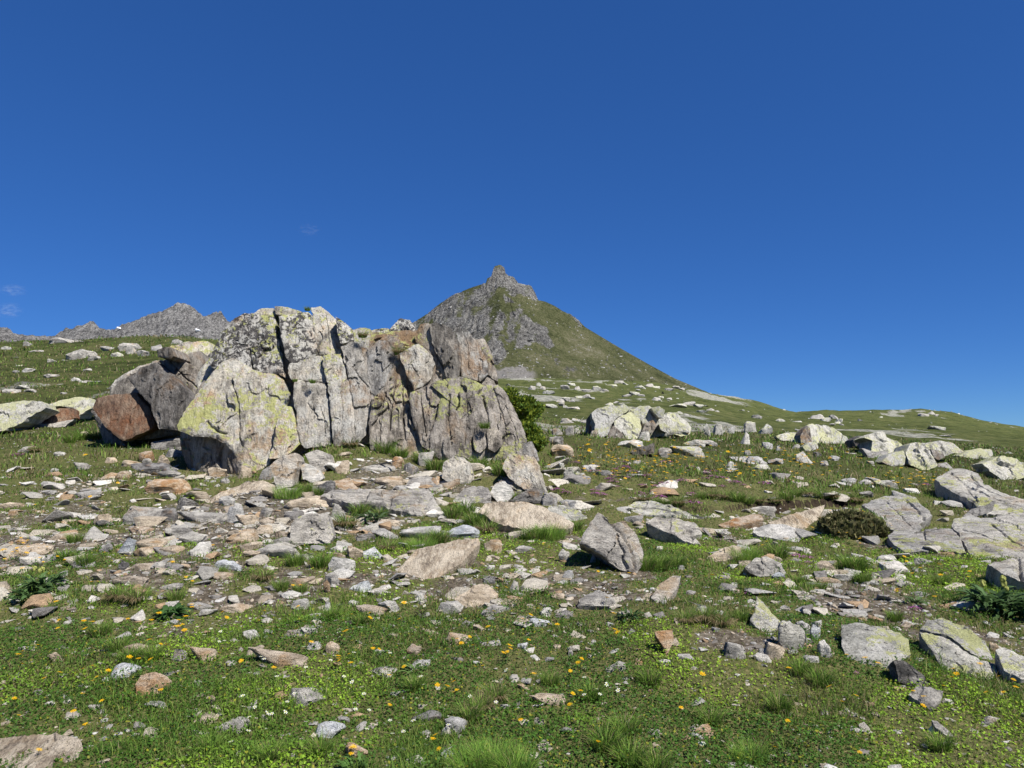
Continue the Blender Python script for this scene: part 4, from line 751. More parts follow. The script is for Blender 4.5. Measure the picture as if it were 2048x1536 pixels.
ST = """251 855 352 892 g;292 880 360 902 d;311 897 362 918 g;155 862 178 872 t;271 905 300 928 r;303 914 330 937 t;284 920 302 932 g;143 927 170 943 g;95 939 122 950 l;106 904 127 914 l;35 895 66 908 g;258 936 356 952 d;285 943 352 960 g
205 918 232 929 t;240 922 272 935 t;210 930 226 938 g;228 945 254 962 t;180 947 228 960 t;75 967 130 977 l;80 981 105 991 g;292 959 366 992 r;387 927 450 943 l;387 950 408 956 t;413 935 452 957 t;465 935 497 962 t;435 958 462 974 g
240 1012 322 1052 g;342 996 388 1024 d;320 1018 352 1046 d;348 1020 440 1048 g;440 1012 488 1054 l;437 994 468 1014 l;252 1054 298 1072 r;332 1053 380 1078 g;350 1062 430 1096 g;295 1066 325 1072 g;450 1060 508 1090 t;190 1057 218 1073 l;95 1067 140 1083 t
215 1080 260 1116 b;195 1090 220 1110 g;270 1078 322 1104 t;262 1095 312 1116 t;312 1093 370 1110 t;365 1088 410 1118 l;0 1090 85 1120 t;140 1120 178 1140 g;222 1120 252 1146 d;258 1125 305 1144 t;298 1123 332 1141 g;355 1130 380 1140 t;400 1142 455 1162 t;418 1118 480 1144 b;225 1155 298 1174 t;318 1171 360 1185 g;105 1160 130 1176 g;462 1100 512 1120 t
10 1020 32 1034 t;93 1032 118 1046 t;60 1012 90 1026 t;0 1008 45 1018 t;120 1043 137 1052 r;55 1073 78 1083 l;150 985 190 1000 g;185 1030 215 1055 t;512 935 545 965 g;662 925 692 952 t;628 965 665 995 d;663 960 720 985 r;710 927 822 962 g;740 955 803 977 t;805 930 835 952 g;780 918 805 940 r;835 908 867 935 g;848 955 880 982 r;880 960 930 980 t
572 995 652 1020 t;512 1018 535 1040 g;512 1038 555 1060 t;580 1018 602 1034 g;655 1014 684 1050 g;735 1038 755 1058 l;750 1040 795 1060 t;740 1055 815 1080 g;700 1065 745 1085 d;800 1056 878 1083 l;890 1052 958 1078 b;657 1090 695 1108 l;665 1105 695 1120 t;694 1094 725 1122 t;728 1096 772 1122 b;590 1108 630 1130 g;650 1115 706 1148 l;545 1062 580 1080 t;512 1094 605 1120 g
470 1030 510 1055 t;500 1050 540 1072 t;480 1085 520 1105 t;540 1075 575 1092 g;557 1155 620 1186 t;642 1163 662 1193 r;650 1148 685 1175 g;702 1165 740 1188 b;740 1150 795 1172 g;583 1200 615 1222 l;640 1206 662 1228 l;695 1200 720 1214 l;706 1210 763 1238 t;745 1180 768 1192 g;957 1208 1022 1234 g;828 1190 848 1204 l;967 1080 1002 1108 t;968 1130 990 1142 l;950 1150 1000 1170 g
1081 990 1115 1016 g;1120 1000 1157 1012 l;1102 893 1150 918 t;1117 925 1128 942 l;1152 945 1182 970 y;1128 940 1148 965 y;1165 935 1195 946 l;1250 1032 1292 1050 g;1122 1100 1155 1128 l;1178 1113 1192 1130 l;1124 1143 1150 1160 l;1155 1153 1178 1164 l;1032 1092 1072 1106 g;1012 1165 1040 1192 g;1012 1190 1055 1207 r;1105 1188 1130 1203 t;1155 1185 1235 1225 g;1110 1222 1155 1240 g;1075 1218 1100 1236 l;1060 1235 1098 1256 b;1012 1207 1032 1218 g;1380 1207 1418 1234 l;1315 1093 1330 1103 l
286 1403 330 1420 l;205 1330 258 1365 b;370 1298 418 1332 t;325 1302 368 1325 g;370 1204 416 1224 g;440 1210 500 1230 t;480 1262 512 1285 l;395 1392 425 1418 t;380 1425 428 1450 t;430 1440 495 1468 g;180 1290 230 1305 t;245 1288 290 1304 t;90 1305 130 1330 t;225 1265 255 1280 l;65 1380 82 1392 g;90 1404 105 1414 l;175 1414 195 1424 t;150 1385 165 1393 g;262 1445 292 1462 g;25 1287 60 1302 g;105 1290 138 1300 g;385 1360 402 1375 g
560 1376 642 1420 g;620 1446 678 1482 b;490 1314 605 1336 t;608 1284 642 1305 l;646 1288 672 1314 t;745 1335 790 1358 g;738 1297 772 1312 l;818 1287 862 1320 t;812 1318 860 1340 l;890 1262 938 1293 t;957 1260 1007 1298 l;922 1242 948 1258 g;945 1250 978 1266 t;813 1425 880 1445 d;890 1436 930 1470 l;843 1462 862 1476 l;882 1455 903 1476 l;582 1496 594 1525 l;684 1488 728 1520 r;812 1512 858 1536 l;878 1498 920 1532 b;645 1505 665 1518 g;570 1262 625 1276 g;676 1435 700 1450 g
1064 1386 1130 1415 t;1270 1318 1288 1334 r;1322 1320 1344 1334 l;1220 1325 1252 1346 g;1034 1285 1056 1300 b;1185 1280 1200 1292 l;1135 1302 1150 1314 g;1450 1288 1505 1326 g;1450 1404 1460 1414 l;1520 1300 1540 1318 g;1033 1370 1068 1383 t;1175 1260 1197 1268 g;1493 1014 1555 1030 g;1547 1148 1572 1160 b;1634 1123 1682 1145 t;1672 1146 1715 1165 l;1635 1158 1680 1170 t;1598 1150 1628 1160 l;1632 1147 1645 1158 d;1755 1110 1800 1130 l;1835 1115 1870 1130 y;1670 1178 1687 1186 l;1695 1182 1712 1192 g
1985 1288 2006 1308 t;1553 1250 1610 1310 y;1598 1243 1625 1265 l;1628 1242 1650 1258 l;1630 1256 1662 1290 b;1638 1287 1668 1320 l;1530 1288 1578 1324 t;1575 1285 1600 1310 g;1612 1312 1642 1328 l;1783 1252 1805 1262 l;1800 1244 1832 1262 t;1920 1202 1994 1232 l;1786 1228 1798 1236 l;1960 1440 2015 1452 g
1105 858 1130 872 g;1130 855 1148 874 g;1150 852 1162 872 y;1165 850 1178 870 y;1090 874 1125 892 d;1240 882 1290 900 l;1315 900 1345 916 g;1345 895 1412 917 y;1275 864 1300 882 y;1337 863 1353 877 y;1370 880 1412 895 y;1405 884 1436 895 g;1405 852 1425 876 y;1426 851 1450 874 y;1455 854 1470 870 y;1468 850 1496 868 y;1492 846 1515 868 y;1478 868 1502 892 l;1515 850 1545 870 y;1525 886 1545 900 l;1490 902 1505 912 y;1450 925 1475 938 l;1505 930 1545 940 y
1627 905 1642 915 d;1600 908 1633 932 l;1552 893 1566 905 l;1500 914 1535 930 l;1540 920 1570 933 g;1660 913 1680 922 l;1735 923 1750 930 y;1880 926 1910 938 g;1688 957 1720 970 l;1718 960 1745 972 l;1757 962 1800 980 y;1710 988 1752 1002 d;1585 890 1600 898 g;1640 925 1662 934 g;1690 900 1715 908 y
60 1195 90 1206 g;520 1230 545 1240 g;860 1240 885 1252 l;1460 1178 1480 1190 l;1560 1212 1582 1224 g;1740 1160 1765 1172 l;1880 1250 1900 1262 l;1425 1255 1440 1265 l;1290 1225 1310 1238 g;1350 1130 1372 1142 l;1440 1150 1465 1160 g;1210 1245 1230 1256 l;1105 1290 1122 1300 t;780 1385 798 1396 l;520 1430 536 1442 g;1000 1410 1018 1420 l;330 1240 352 1250 l;130 1215 150 1224 g;470 1390 486 1400 l;1240 1440 1256 1450 g"""
for it in ST.replace('\n', ';').split(';'):
    a = it.split(); stone(*[float(q) for q in a[:4]], a[4])
# rocks on the far green slopes
FR = """92 674 148 688 y;115 700 135 728 y;125 692 175 724 y;155 688 172 722 y;172 708 195 722 y;198 690 222 702 g;235 680 275 705 y;218 700 242 715 y;250 685 275 712 y;275 692 300 716 g;300 682 330 706 y;330 672 360 690 g;0 768 70 788 y;20 800 60 812 y;85 748 110 757 l;40 735 62 746 l;18 738 40 748 y;138 752 160 764 l;165 735 180 742 l;30 722 45 734 y;55 700 78 706 l;140 760 200 766 l;118 785 130 790 g;0 690 18 700 y;45 682 62 692 y;90 715 108 728 y
1052 760 1092 782 y;1085 775 1110 790 y;1120 762 1160 780 y;1150 785 1190 800 y;1165 770 1220 785 y;1210 758 1260 772 y;1240 780 1290 796 y;1270 765 1320 778 y;1300 788 1345 802 y;1340 800 1410 816 y;1110 790 1150 806 y;1090 800 1140 820 y;1120 826 1180 850 l;1205 800 1250 812 y;1330 820 1380 832 y;1395 815 1440 826 y;1130 810 1160 820 l;1330 770 1370 782 g
1625 824 1655 840 y;1645 826 1688 846 y;1655 842 1690 852 y;1580 835 1605 845 l;1840 820 1880 834 g;1865 848 1895 860 y;1885 868 1910 876 l;1550 835 1575 845 y;1505 828 1530 838 l"""
for it in FR.replace('\n', ';').split(';'):
    if not it.strip(): continue
    a = it.split(); x0, y0, x1, y1 = [float(q) for q in a[:4]]; wh_ = 'on the green slope beyond the meadow' if float(a[0]) > 900 else 'on the green hillside left of the outcrop'
    big = (x1-x0) > 30 and y0 > 740
    for (u0, u1, v0, v1) in ([(0, .5, .25, 1.0), (.38, .78, 0, .7), (.7, 1.0, .4, .95)] if big else [(0, 1, 0, 1)]):
        stone(x0+(x1-x0)*u0, y0+(y1-y0)*v0, x0+(x1-x0)*u1, y0+(y1-y0)*v1, 'g' if (_sn[0] % 2 == 0) else a[4], where=wh_, name='rock')

# ---------------------------------------------------------------- grit and small rubble (nobody could count it)
def low_rocks(n, pos, size, cols, seed, flat=.55, small=False):
    r_ = np.random.default_rng(seed)
    g_ = (1+5**.5)/2; c = np.array([(-1, g_, 0), (1, g_, 0), (-1, -g_, 0), (1, -g_, 0), (0, -1, g_), (0, 1, g_), (0, -1, -g_), (0, 1, -g_), (g_, 0, -1), (g_, 0, 1), (-g_, 0, -1), (-g_, 0, 1)], float)*.29
    q = np.array([(0, 11, 5), (0, 5, 1), (0, 1, 7), (0, 7, 10), (0, 10, 11), (1, 5, 9), (5, 11, 4), (11, 10, 2), (10, 7, 6), (7, 1, 8), (3, 9, 4), (3, 4, 2), (3, 2, 6), (3, 6, 8), (3, 8, 9), (4, 9, 5), (2, 4, 11), (6, 2, 10), (8, 6, 7), (9, 8, 1)])
    if small: q = np.array([[0, 1, 3, 2], [4, 6, 7, 5], [0, 4, 5, 1], [2, 3, 7, 6], [0, 2, 6, 4], [1, 5, 7, 3]]); c = np.array([[x, y, z] for x in (-1, 1) for y in (-1, 1) for z in (-1, 1)], float)*.5
    nv, nq = len(c), q.shape[1]
    V = c[None]*r_.uniform(.6, 1.25, (n, nv, 3)) + r_.normal(0, .09, (n, nv, 3))
    V *= (size[:, None]*np.stack([r_.uniform(.7, 1.3, n), r_.uniform(.6, 1.1, n), flat*r_.uniform(.4, 1.1, n)], 1))[:, None]
    a = r_.uniform(0, 6.28, n); ca, sa = np.cos(a)[:, None], np.sin(a)[:, None]; t = r_.normal(0, .25, n)[:, None]
    x, y, z = V[..., 0], V[..., 1], V[..., 2]; z2 = z + t*x
    V = np.stack([x*ca-y*sa, x*sa+y*ca, z2], -1) + pos[:, None]
    Fq = (q[None] + nv*np.arange(n)[:, None, None]).reshape(-1, nq)
    me = mesh_np('rubble', V.reshape(-1, 3), Fq, smooth=False); attr_c(me, 'Col', np.repeat(cols, nv, 0)); return me
PCOL = np.array([(.24, .23, .21), (.34, .33, .31), (.44, .43, .41), (.32, .27, .21), (.16, .145, .13), (.38, .33, .27), (.27, .19, .12), (.30, .28, .25), (.20, .18, .16)])
def scatter(n, d0, d1, seed, amax=.86, logp=1.0):
    r_ = np.random.default_rng(seed); u = r_.uniform(0, 1, n)**logp
    D = np.exp(math.log(d0)+(math.log(d1)-math.log(d0))*u); a = r_.uniform(-amax, amax, n); return a*D, D, r_
x, y, r_ = scatter(80000, 2.7, 24, 11)
b = bare(x, y); keep = r_.uniform(0, 1, len(x)) < (.08+.92*b**1.1); x, y = x[keep][:15000], y[keep][:15000]
sz = np.minimum(.008*np.maximum(1, y/5)*np.exp(r_.exponential(.55, len(x))), .075); z = ground(x, y)
pc = PCOL[r_.integers(0, len(PCOL), len(x))]*r_.uniform(.65, 1.1, (len(x), 1))
TP = NT('rubble_stone'); cb = TP.n('VertexColor', layer_name='Col').outputs[0]; Pp = TP.pos()
nn1 = TP.noise(TP.pos((9, 9, 26)), 1.5, 8, .7); nn2 = TP.noise(Pp, 60, 6, .7)
TP.set(TP.b.inputs['Base Color'], TP.mix(1.0, cb, TP.cr(TP.math('ADD', TP.math('MULTIPLY', nn1, .6), TP.math('MULTIPLY', nn2, .4)), [(.36, (.42, .41, .40)), (.5, (.95, .93, .90)), (.64, (1.25, 1.22, 1.18))]), 'MULTIPLY'))
TP.set(TP.b.inputs['Normal'], TP.bump(nn2, .8, .02, TP.bump(nn1, .8, .05)))
def pix(x, y, z):
    dz = z-EYE[2]; fw = y*CP+dz*SP; return 1024+F*x/fw, 768-F*(-y*SP+dz*CP)/fw
def hull_variant(k):
    r2 = np.random.default_rng(3300+k); p = r2.uniform(-1, 1, (int(r2.integers(9, 14)), 3)); p /= (np.abs(p)**3).sum(1, keepdims=True)**(1/3)
    bm = bmesh.new(); [bm.verts.new(q) for q in p]; bmesh.ops.convex_hull(bm, input=list(bm.verts))
    for v in [v for v in bm.verts if not v.link_faces]: bm.verts.remove(v)
    bmesh.ops.bevel(bm, geom=list(bm.edges), offset=.06, segments=1, affect='EDGES'); bmesh.ops.triangulate(bm, faces=list(bm.faces)); bm.verts.index_update()
    V = np.array([v.co[:] for v in bm.verts]); Ft = np.array([[v.index for v in f.verts] for f in bm.faces]); bm.free()
    V = V + .07*np.stack([fbm(V*2+j, 2, 40+k+j) for j in range(3)], 1); lo, hi = V.min(0), V.max(0); return (V-(lo+hi)/2)/(hi-lo), Ft
def rubble_zone(n, seed):
    xr, yr, r2 = scatter(n, 3.0, 15, seed, .80); zr = ground(xr, yr); PX, PY = pix(xr, yr, zr)
    cl = sstep(-.25, .45, fbm(v3(xr*.8, yr*.8, 4.), 4, 201))
    d = .22 + .80*sstep(925, 975, PY)*sstep(1170, 1085, PY)*sstep(60, 260, PX)*sstep(1120, 980, PX)*(.35+.65*cl)
    d = np.maximum(d, .80*sstep(1080, 1130, PY)*sstep(1310, 1220, PY)*sstep(1900, 1750, PX)*(.3+.7*cl))
    d = np.maximum(d, .50*sstep(1380, 1430, PX)*sstep(1780, 1700, PX)*sstep(1010, 1030, PY)*sstep(1230, 1180, PY)*cl)
    d = np.maximum(d, .30*sstep(260, 100, PX)*sstep(880, 920, PY)*sstep(1150, 1080, PY)*cl)
    d = d*(PY > 885)
    k = r2.uniform(0, 1, n) < d; return xr[k], yr[k], zr[k], PY[k], r2
xr, yr, zr, PYr, r2 = rubble_zone(7800, 61)
HV = [hull_variant(k) for k in range(12)]; vi = r2.integers(0, 12, len(xr)); Vs, Fs, Cs, off_ = [], [], [], 0
RC = np.array([(.42, .41, .38), (.48, .45, .39), (.50, .46, .38), (.56, .55, .52), (.36, .355, .34), (.44, .38, .30), (.62, .60, .56), (.26, .25, .24), (.42, .30, .19), (.55, .53, .48), (.50, .47, .41)])
for q in range(len(xr)):
    Vv, Ft = HV[vi[q]]; wpx = min(9+r2.exponential(13), 62) if PYr[q] < 1230 else min(7+r2.exponential(8), 36); W = wpx*yr[q]/F
    s_ = np.array([W, W*r2.uniform(.5, 1.0), W*r2.uniform(.18, .5)]); a = r2.uniform(0, 6.28); t1, t2 = r2.normal(0, .16, 2)
    v = Vv*s_; v = np.stack([v[:, 0]*math.cos(a)-v[:, 1]*math.sin(a), v[:, 0]*math.sin(a)+v[:, 1]*math.cos(a), v[:, 2]], 1); v[:, 2] += t1*v[:, 0]+t2*v[:, 1]
    Vs.append(v+[xr[q], yr[q], zr[q]+s_[2]*r2.uniform(-.05, .22)]); Fs.append(Ft+off_); off_ += len(Vv); Cs.append(np.tile(RC[r2.integers(0, len(RC))]*r2.uniform(.75, 1.1), (len(Vv), 1)))
me = mesh_np('stone_rubble', np.concatenate(Vs), np.concatenate(Fs), sharp=28); attr_c(me, 'Col', np.concatenate(Cs))
tag(add('stone_rubble', me, TP.m), 'angular broken stone rubble spread between the larger stones', 'rubble', kind='stuff')
tag(add('grit', low_rocks(len(x), v3(x, y, z), sz, pc, 3), PEB), 'loose grit and stone chips scattered over the bare soil', 'grit', kind='stuff')
x, y, r_ = scatter(8000, 22, 420, 12, .80)
nn = fbm(v3(x*.05, y*.03), 4, 77, .6) + .3*sstep(960, 1060, 1024+F*x/y)*(1-sstep(1440, 1560, 1024+F*x/y))*(y > 50); keep = r_.uniform(0, 1, len(x)) < sstep(.22, .75, nn+.08)*.75; x, y = x[keep], y[keep]
sz = np.minimum(.0014*y*np.exp(r_.exponential(.5, len(x))), .9+.003*y); z = ground(x, y)
pc = np.array([(.40, .40, .35), (.48, .48, .38), (.30, .295, .27), (.52, .52, .46)])[r_.integers(0, 4, len(x))]*r_.uniform(.7, 1.1, (len(x), 1))
tag(add('hillside_rubble', low_rocks(len(x), v3(x, y, z), sz, pc*.85, 4, .6), PEB), 'pale rubble strewn over the distant grassy slopes', 'rubble', kind='stuff')
# blocks along the foot of the mountain and over its flank
r_ = np.random.default_rng(15); k = r_.choice(len(mX), 2600, p=(lambda w_: w_/w_.sum())((.15+sstep(.4, .0, mS)*1.0)*sstep(-.2, .5, fbm(v3(mX/18, mY/12, 0), 4, 88)+.1)*(mY > 560)))
mv = np.empty(len(mme.vertices)*3, np.float32); mme.vertices.foreach_get('co', mv); mv = mv.reshape(-1, 3)[k]
tag(add('mountain_rubble', low_rocks(len(k), mv.astype(float), r_.uniform(.5, 1.9, len(k)), PCOL[[0, 1, 2]][r_.integers(0, 3, len(k))]*.9, 5, .7, True), PEB), 'grey blocks strewn over the mountain flank', 'rubble', kind='stuff')
# snow patches on the far ridge
rv = np.empty(len(rme.vertices)*3, np.float32); rme.vertices.foreach_get('co', rv); rv = rv.reshape(-1, 3)
def ridge_pt(X, Y):
    d = ray(X, Y); pr = EYE + d*rv[:, 1:2]; k = np.argmin((pr[:, 0]-rv[:, 0])**2+(pr[:, 2]-rv[:, 2])**2); return rv[k].astype(float)
for (X, Y, w_, h_, wh) in [(241, 655, 4, 7, 'below the notch of the far ridge'), (397, 659, 9, 9, 'at the foot of the far summit')]:
    p = ridge_pt(X, Y+2); w_ *= .45; h_ *= .45; n_ = 22; an = np.linspace(0, 2*math.pi, n_, endpoint=False); s = p[1]/F
    rad_ = 1+.45*np.array([math.sin(3*a_+X)*.5+math.sin(5*a_+Y)*.4 for a_ in an])
    rim = np.stack([np.cos(an)*w_*.6*s*rad_, -np.sin(an)*h_*.25*s*rad_, np.sin(an)*h_*.6*s*rad_], 1)
    V = np.concatenate([rim+[0, -22, 0], [[0, -26, 0]], rim*1.1+[0, 14, 0]]); j = np.arange(n_); jn = (j+1) % n_
    me = mesh_np('snow_patch', V, [np.stack([j, np.full(n_, n_), jn], 1)[:, ::-1], np.stack([j, jn, n_+1+jn, n_+1+j], 1)[:, ::-1]])
    tag(add('snow_patch', me, SNOW, None, p), 'small white snow patch '+wh, 'snow patch', 'snow patches on the far ridge')
# ---------------------------------------------------------------- turf: grass blades, leaves
def blades(x, y, z, L, W, col, r_, lean=.55, az=None, curve=.5):
    """bent tapering blades, 5 vertices and 3 faces each"""
    n = len(x); a = r_.uniform(0, 6.283, n) if az is None else az
    d = np.stack([np.cos(a), np.sin(a), 0*a], 1); s = np.stack([-np.sin(a), np.cos(a), 0*a], 1)
    tw = r_.uniform(0, 6.283, n); s = s*np.cos(tw)[:, None]*.5 + d*np.sin(tw)[:, None]*.5 + s*.5; s /= np.linalg.norm(s, axis=1, keepdims=True)+1e-9
    le = np.abs(r_.normal(lean, .25, n)); up = np.array([0, 0, 1.0])
    b = np.stack([x, y, z], 1); W = W[:, None]; L = L[:, None]; le = le[:, None]
    dirm = d*np.sin(le*.6)+up*np.cos(le*.6); dirt = d*np.sin(le+curve)+up*np.cos(le+curve)
    m = b + dirm*L*.55; t = m + dirt*L*.5
    V = np.stack([b-s*W*.5, b+s*W*.5, m+s*W*.42, m-s*W*.42, t], 1).reshape(-1, 3)
    i = 5*np.arange(n)[:, None]
    dk = np.array([.55, .55, .95, .95, 1.15])
    C = (col[:, None, :]*(0*dk[None, :, None]+1)).reshape(-1, 3)
    return V, i+np.array([[0, 1, 2, 3]]), i+np.array([[3, 2, 4]]), C
GREEN = np.array([(.085, .165, .022), (.115, .21, .028), (.16, .26, .04), (.055, .118, .018), (.195, .265, .056)])
DRY = np.array([(.26, .21, .11), (.32, .27, .16), (.20, .15, .08), (.16, .13, .06)])
def blade_obj(name, label, n, d0, d1, seed, lmin, lmax, dens, dryfrac, wk=.00075, cap=None, near_stones=False):
    x, y, r_ = scatter(n, d0, d1, seed, .84)
    b = bare(x, y); P = v3(x, y)
    tuft = sstep(.02, .42, fbm(P*2.1, 4, 91)); k = r_.uniform(0, 1, len(x)) < dens*np.clip(1.02-b*.95, .14, 1)*(.72+.45*tuft)
    x, y, tuft, b = x[k], y[k], tuft[k], b[k]
    if cap: x, y, tuft, b = x[:cap], y[:cap], tuft[:cap], b[:cap]
    if near_stones:
        xs_, ys_ = [], []
        for (sx, sy, W_, dp) in STONES:
            if sy > 13: continue
            m_ = int(np.clip(W_*110, 10, 60)); an = r_.uniform(0, 6.283, m_); k_ = r_.uniform(.46, .62, m_)
            xs_.append(sx+np.cos(an)*W_*k_); ys_.append(sy+np.sin(an)*dp*k_)
        xs_, ys_ = np.concatenate(xs_), np.concatenate(ys_); x = np.concatenate([x, xs_]); y = np.concatenate([y, ys_]); tuft = np.concatenate([tuft, .6+0*xs_]); b = np.concatenate([b, .3+0*xs_])
    n = len(x); z = ground(x, y)
    L = r_.uniform(lmin, lmax, n)*np.exp(r_.normal(0, .28, n))*(.6+.75*tuft)*np.maximum(1, (y/9)**.35); W = np.maximum(.0026, wk*y)*r_.uniform(.7, 1.3, n)
    hue = np.clip(fbm(v3(x*.7, y*.7, 3.), 3, 95)*.5+.5, 0, 1)[:, None]
    col = GREEN[r_.integers(0, len(GREEN), n)]*r_.uniform(.65, 1.5, (n, 1))*(1-.25*hue*np.array([[1, 1.2, 1]]))
    dr = r_.uniform(0, 1, n) < dryfrac*sstep(3, 6, y) + .28*b + .22*(hue[:, 0] > .62) + .10*sstep(8, 14, y)
    col[dr] = DRY[r_.integers(0, len(DRY), dr.sum())]*r_.uniform(.7, 1.1, (dr.sum(), 1))
    V, q, t, C = blades(x, y, z-.004, L, W, col, r_)
    me = mesh_np(name, V, [q, t]); attr_c(me, 'Col', C)
    return tag(add(name, me, LEAF), label, 'grass', kind='stuff')
blade_obj('meadow_grass', 'short alpine grass mixed with dry stems covering the near ground', 560000, 2.7, 15, 21, .025, .06, .85, .10, cap=185000, near_stones=True)
blade_obj('distant_grass', 'tufted grass of the farther meadow and hillside', 200000, 13, 75, 22, .05, .12, .8, .20, wk=.0011, cap=70000)
# small round and lobed leaves close to the ground
x, y, r_ = scatter(420000, 2.7, 9.5, 31, .84, .8)
b = bare(x, y); P = v3(x, y); cl = fbm(P*1.3, 4, 131)
k = r_.uniform(0, 1, len(x)) < np.clip(1-b*1.1, 0.04, 1)*(.3+.7*sstep(-.35, .35, cl+.25*sstep(6.5, 4, y))); x, y, cl = x[k][:155000], y[k][:155000], cl[k][:155000]
n = len(x); z = ground(x, y)+r_.uniform(.002, .035, n)*(.5+sstep(0, .5, cl))
s = r_.uniform(.0045, .010, n)*np.maximum(1, (y/5)**.6); az = r_.uniform(0, 6.283, n); ti = r_.normal(0, .55, n); t2 = r_.normal(.15, .45, n)
d = np.stack([np.cos(az)*np.cos(ti), np.sin(az)*np.cos(ti), np.sin(ti)], 1); e = np.stack([-np.sin(az)*np.cos(t2), np.cos(az)*np.cos(t2), np.sin(t2)], 1)
c = np.stack([x, y, z], 1); s = s[:, None]
V = np.stack([c-d*s, c-e*s*.8, c+d*s*1.1, c+e*s*.8], 1).reshape(-1, 3); i = 4*np.arange(n)[:, None]
bright = sstep(.0, .5, fbm(v3(x*.8, y*.8, 7.), 3, 141)+.35*sstep(6.0, 3.8, y)-.05)[:, None]
col = (np.array([[.060, .135, .018]])*(1-bright)+np.array([[.235, .38, .034]])*bright)*r_.uniform(.6, 1.35, (n, 1))
yl = r_.uniform(0, 1, n) < .06; col[yl] = np.array([.27, .28, .03])*r_.uniform(.7, 1.1, (yl.sum(), 1))
me = mesh_np('ground_leaves', V, i+np.array([[0, 1, 2, 3]])); attr_c(me, 'Col', np.repeat(col, 4, 0))
tag(add('ground_leaves', me, LEAF), 'carpet of small bright green clover-like leaves', 'leaves', kind='stuff')

# ---------------------------------------------------------------- grass tufts one can tell apart
def tuft_mesh(k, n=280, dry=.15, dead=0):
    r_ = np.random.default_rng(900+k); a = r_.uniform(0, 6.283, n); rr = np.sqrt(r_.uniform(0, 1, n))*(.42 if k < 20 else .7)
    x, y = rr*np.cos(a), rr*np.sin(a); L = r_.uniform(.35, 1.1, n); col = GREEN[r_.integers(0, 5, n)]*r_.uniform(.9, 1.4, (n, 1))*(1.45 if k >= 20 else 1.0)
    dr = r_.uniform(0, 1, n) < dry; col[dr] = DRY[r_.integers(0, 4, dr.sum())]
    V, q, t, C = blades(x, y, 0*x-.05, L, np.full(n, .024 if k < 20 else .013), col, r_, lean=.45, az=a+r_.normal(0, .5, n), curve=.45)
    Vs, qs, ts, Cs = [V], [q], [t], [C]
    if dead:
        m = dead; a = r_.uniform(3.3, 6.1, m); col = DRY[r_.integers(0, 3, m)]*1.05
        V2, q2, t2, C2 = blades(.32*np.cos(a), .32*np.sin(a), 0*a+.1, r_.uniform(.5, .8, m), np.full(m, .03), col, r_, lean=1.35, az=a, curve=.5)
        o = len(V); Vs.append(V2); qs.append(q2+o); ts.append(t2+o); Cs.append(C2)
    me = mesh_np('grass_tuft', np.concatenate(Vs), [np.concatenate(qs), np.concatenate(ts)]); attr_c(me, 'Col', np.concatenate(Cs)); me.materials.append(LEAF); return me
TM = [tuft_mesh(k, 420, .16) for k in range(4)] + [tuft_mesh(10+k, 300, .3, 130) for k in range(3)] + [tuft_mesh(20+k, 800, .10) for k in range(2)]
TUFTS = [(1285+k*24+random.uniform(-6, 6), 1006+8*math.sin(k*.8)-k*.4, random.uniform(16, 24), random.choice([1, 2, 5, 6])) for k in range(19)] + [(770, 905, 34, 0), (800, 915, 26, 1), (700, 895, 24, 5), (845, 925, 30, 1), (870, 940, 30, 2), (1000, 950, 28, 3), (960, 935, 26, 0), (575, 995, 30, 7), (610, 985, 24, 1), (640, 990, 20, 2), (690, 1055, 44, 4), (720, 1030, 30, 1), (760, 1035, 24, 2),
 (930, 1030, 44, 0), (950, 1050, 40, 1), (905, 1035, 30, 2), (975, 1065, 30, 5), (1075, 1080, 34, 0), (1100, 1078, 34, 7), (1055, 1078, 28, 1), (1290, 1140, 40, 2), (1320, 1140, 40, 3), (1350, 1135, 30, 1), (860, 1090, 34, 0), (840, 1100, 30, 7), (880, 1085, 32, 3), (780, 1100, 24, 5),
 (590, 1130, 30, 1), (640, 1135, 34, 0), (560, 1180, 26, 2), (530, 1160, 28, 5), (600, 1185, 22, 1), (1490, 1120, 34, 7), (1555, 1115, 36, 3), (1700, 1140, 44, 0), (1715, 1142, 36, 2), (1725, 1165, 26, 1), (1880, 1170, 26, 3), (1640, 1180, 20, 2), (1600, 1165, 16, 2),
 (240, 1200, 50, 4), (275, 1205, 44, 5), (170, 1130, 30, 1), (130, 1120, 26, 0), (150, 1085, 24, 2), (260, 1325, 40, 0), (300, 1320, 36, 1), (235, 1300, 30, 2), (200, 1270, 30, 3), (940, 1440, 60, 1), (985, 1530, 90, 7), (940, 1545, 90, 8), (1030, 1545, 84, 7), (1210, 1500, 90, 0), (1260, 1530, 96, 3), (1310, 1545, 90, 1), (1250, 1470, 70, 2),
 (990, 1400, 50, 6), (960, 1420, 44, 5), (1180, 1400, 50, 0), (1420, 1450, 50, 3), (1300, 1370, 44, 2), (640, 1510, 60, 2), (720, 1250, 24, 1), (660, 1240, 30, 0), (1100, 1370, 30, 1), (1410, 1240, 36, 5), (1440, 1250, 34, 4), (1370, 1245, 30, 5), (1640, 1370, 44, 3), (1600, 1350, 40, 0), (160, 880, 24, 0), (190, 878, 22, 1), (140, 885, 20, 2), (70, 905, 18, 5),
 (615, 617, 10, 1), (725, 668, 16, 5), (800, 700, 22, 6), (968, 850, 16, 0), (625, 762, 10, 2), (590, 760, 8, 1), (1030, 1000, 20, 0), (1150, 1060, 24, 3), (350, 1200, 26, 2), (440, 1150, 20, 1), (1480, 1240, 24, 0), (1790, 1240, 24, 2), (830, 1380, 34, 1), (1560, 1420, 44, 2), (420, 1500, 44, 0), (540, 1520, 54, 3), (1880, 1500, 50, 1), (1500, 1520, 56, 7)]
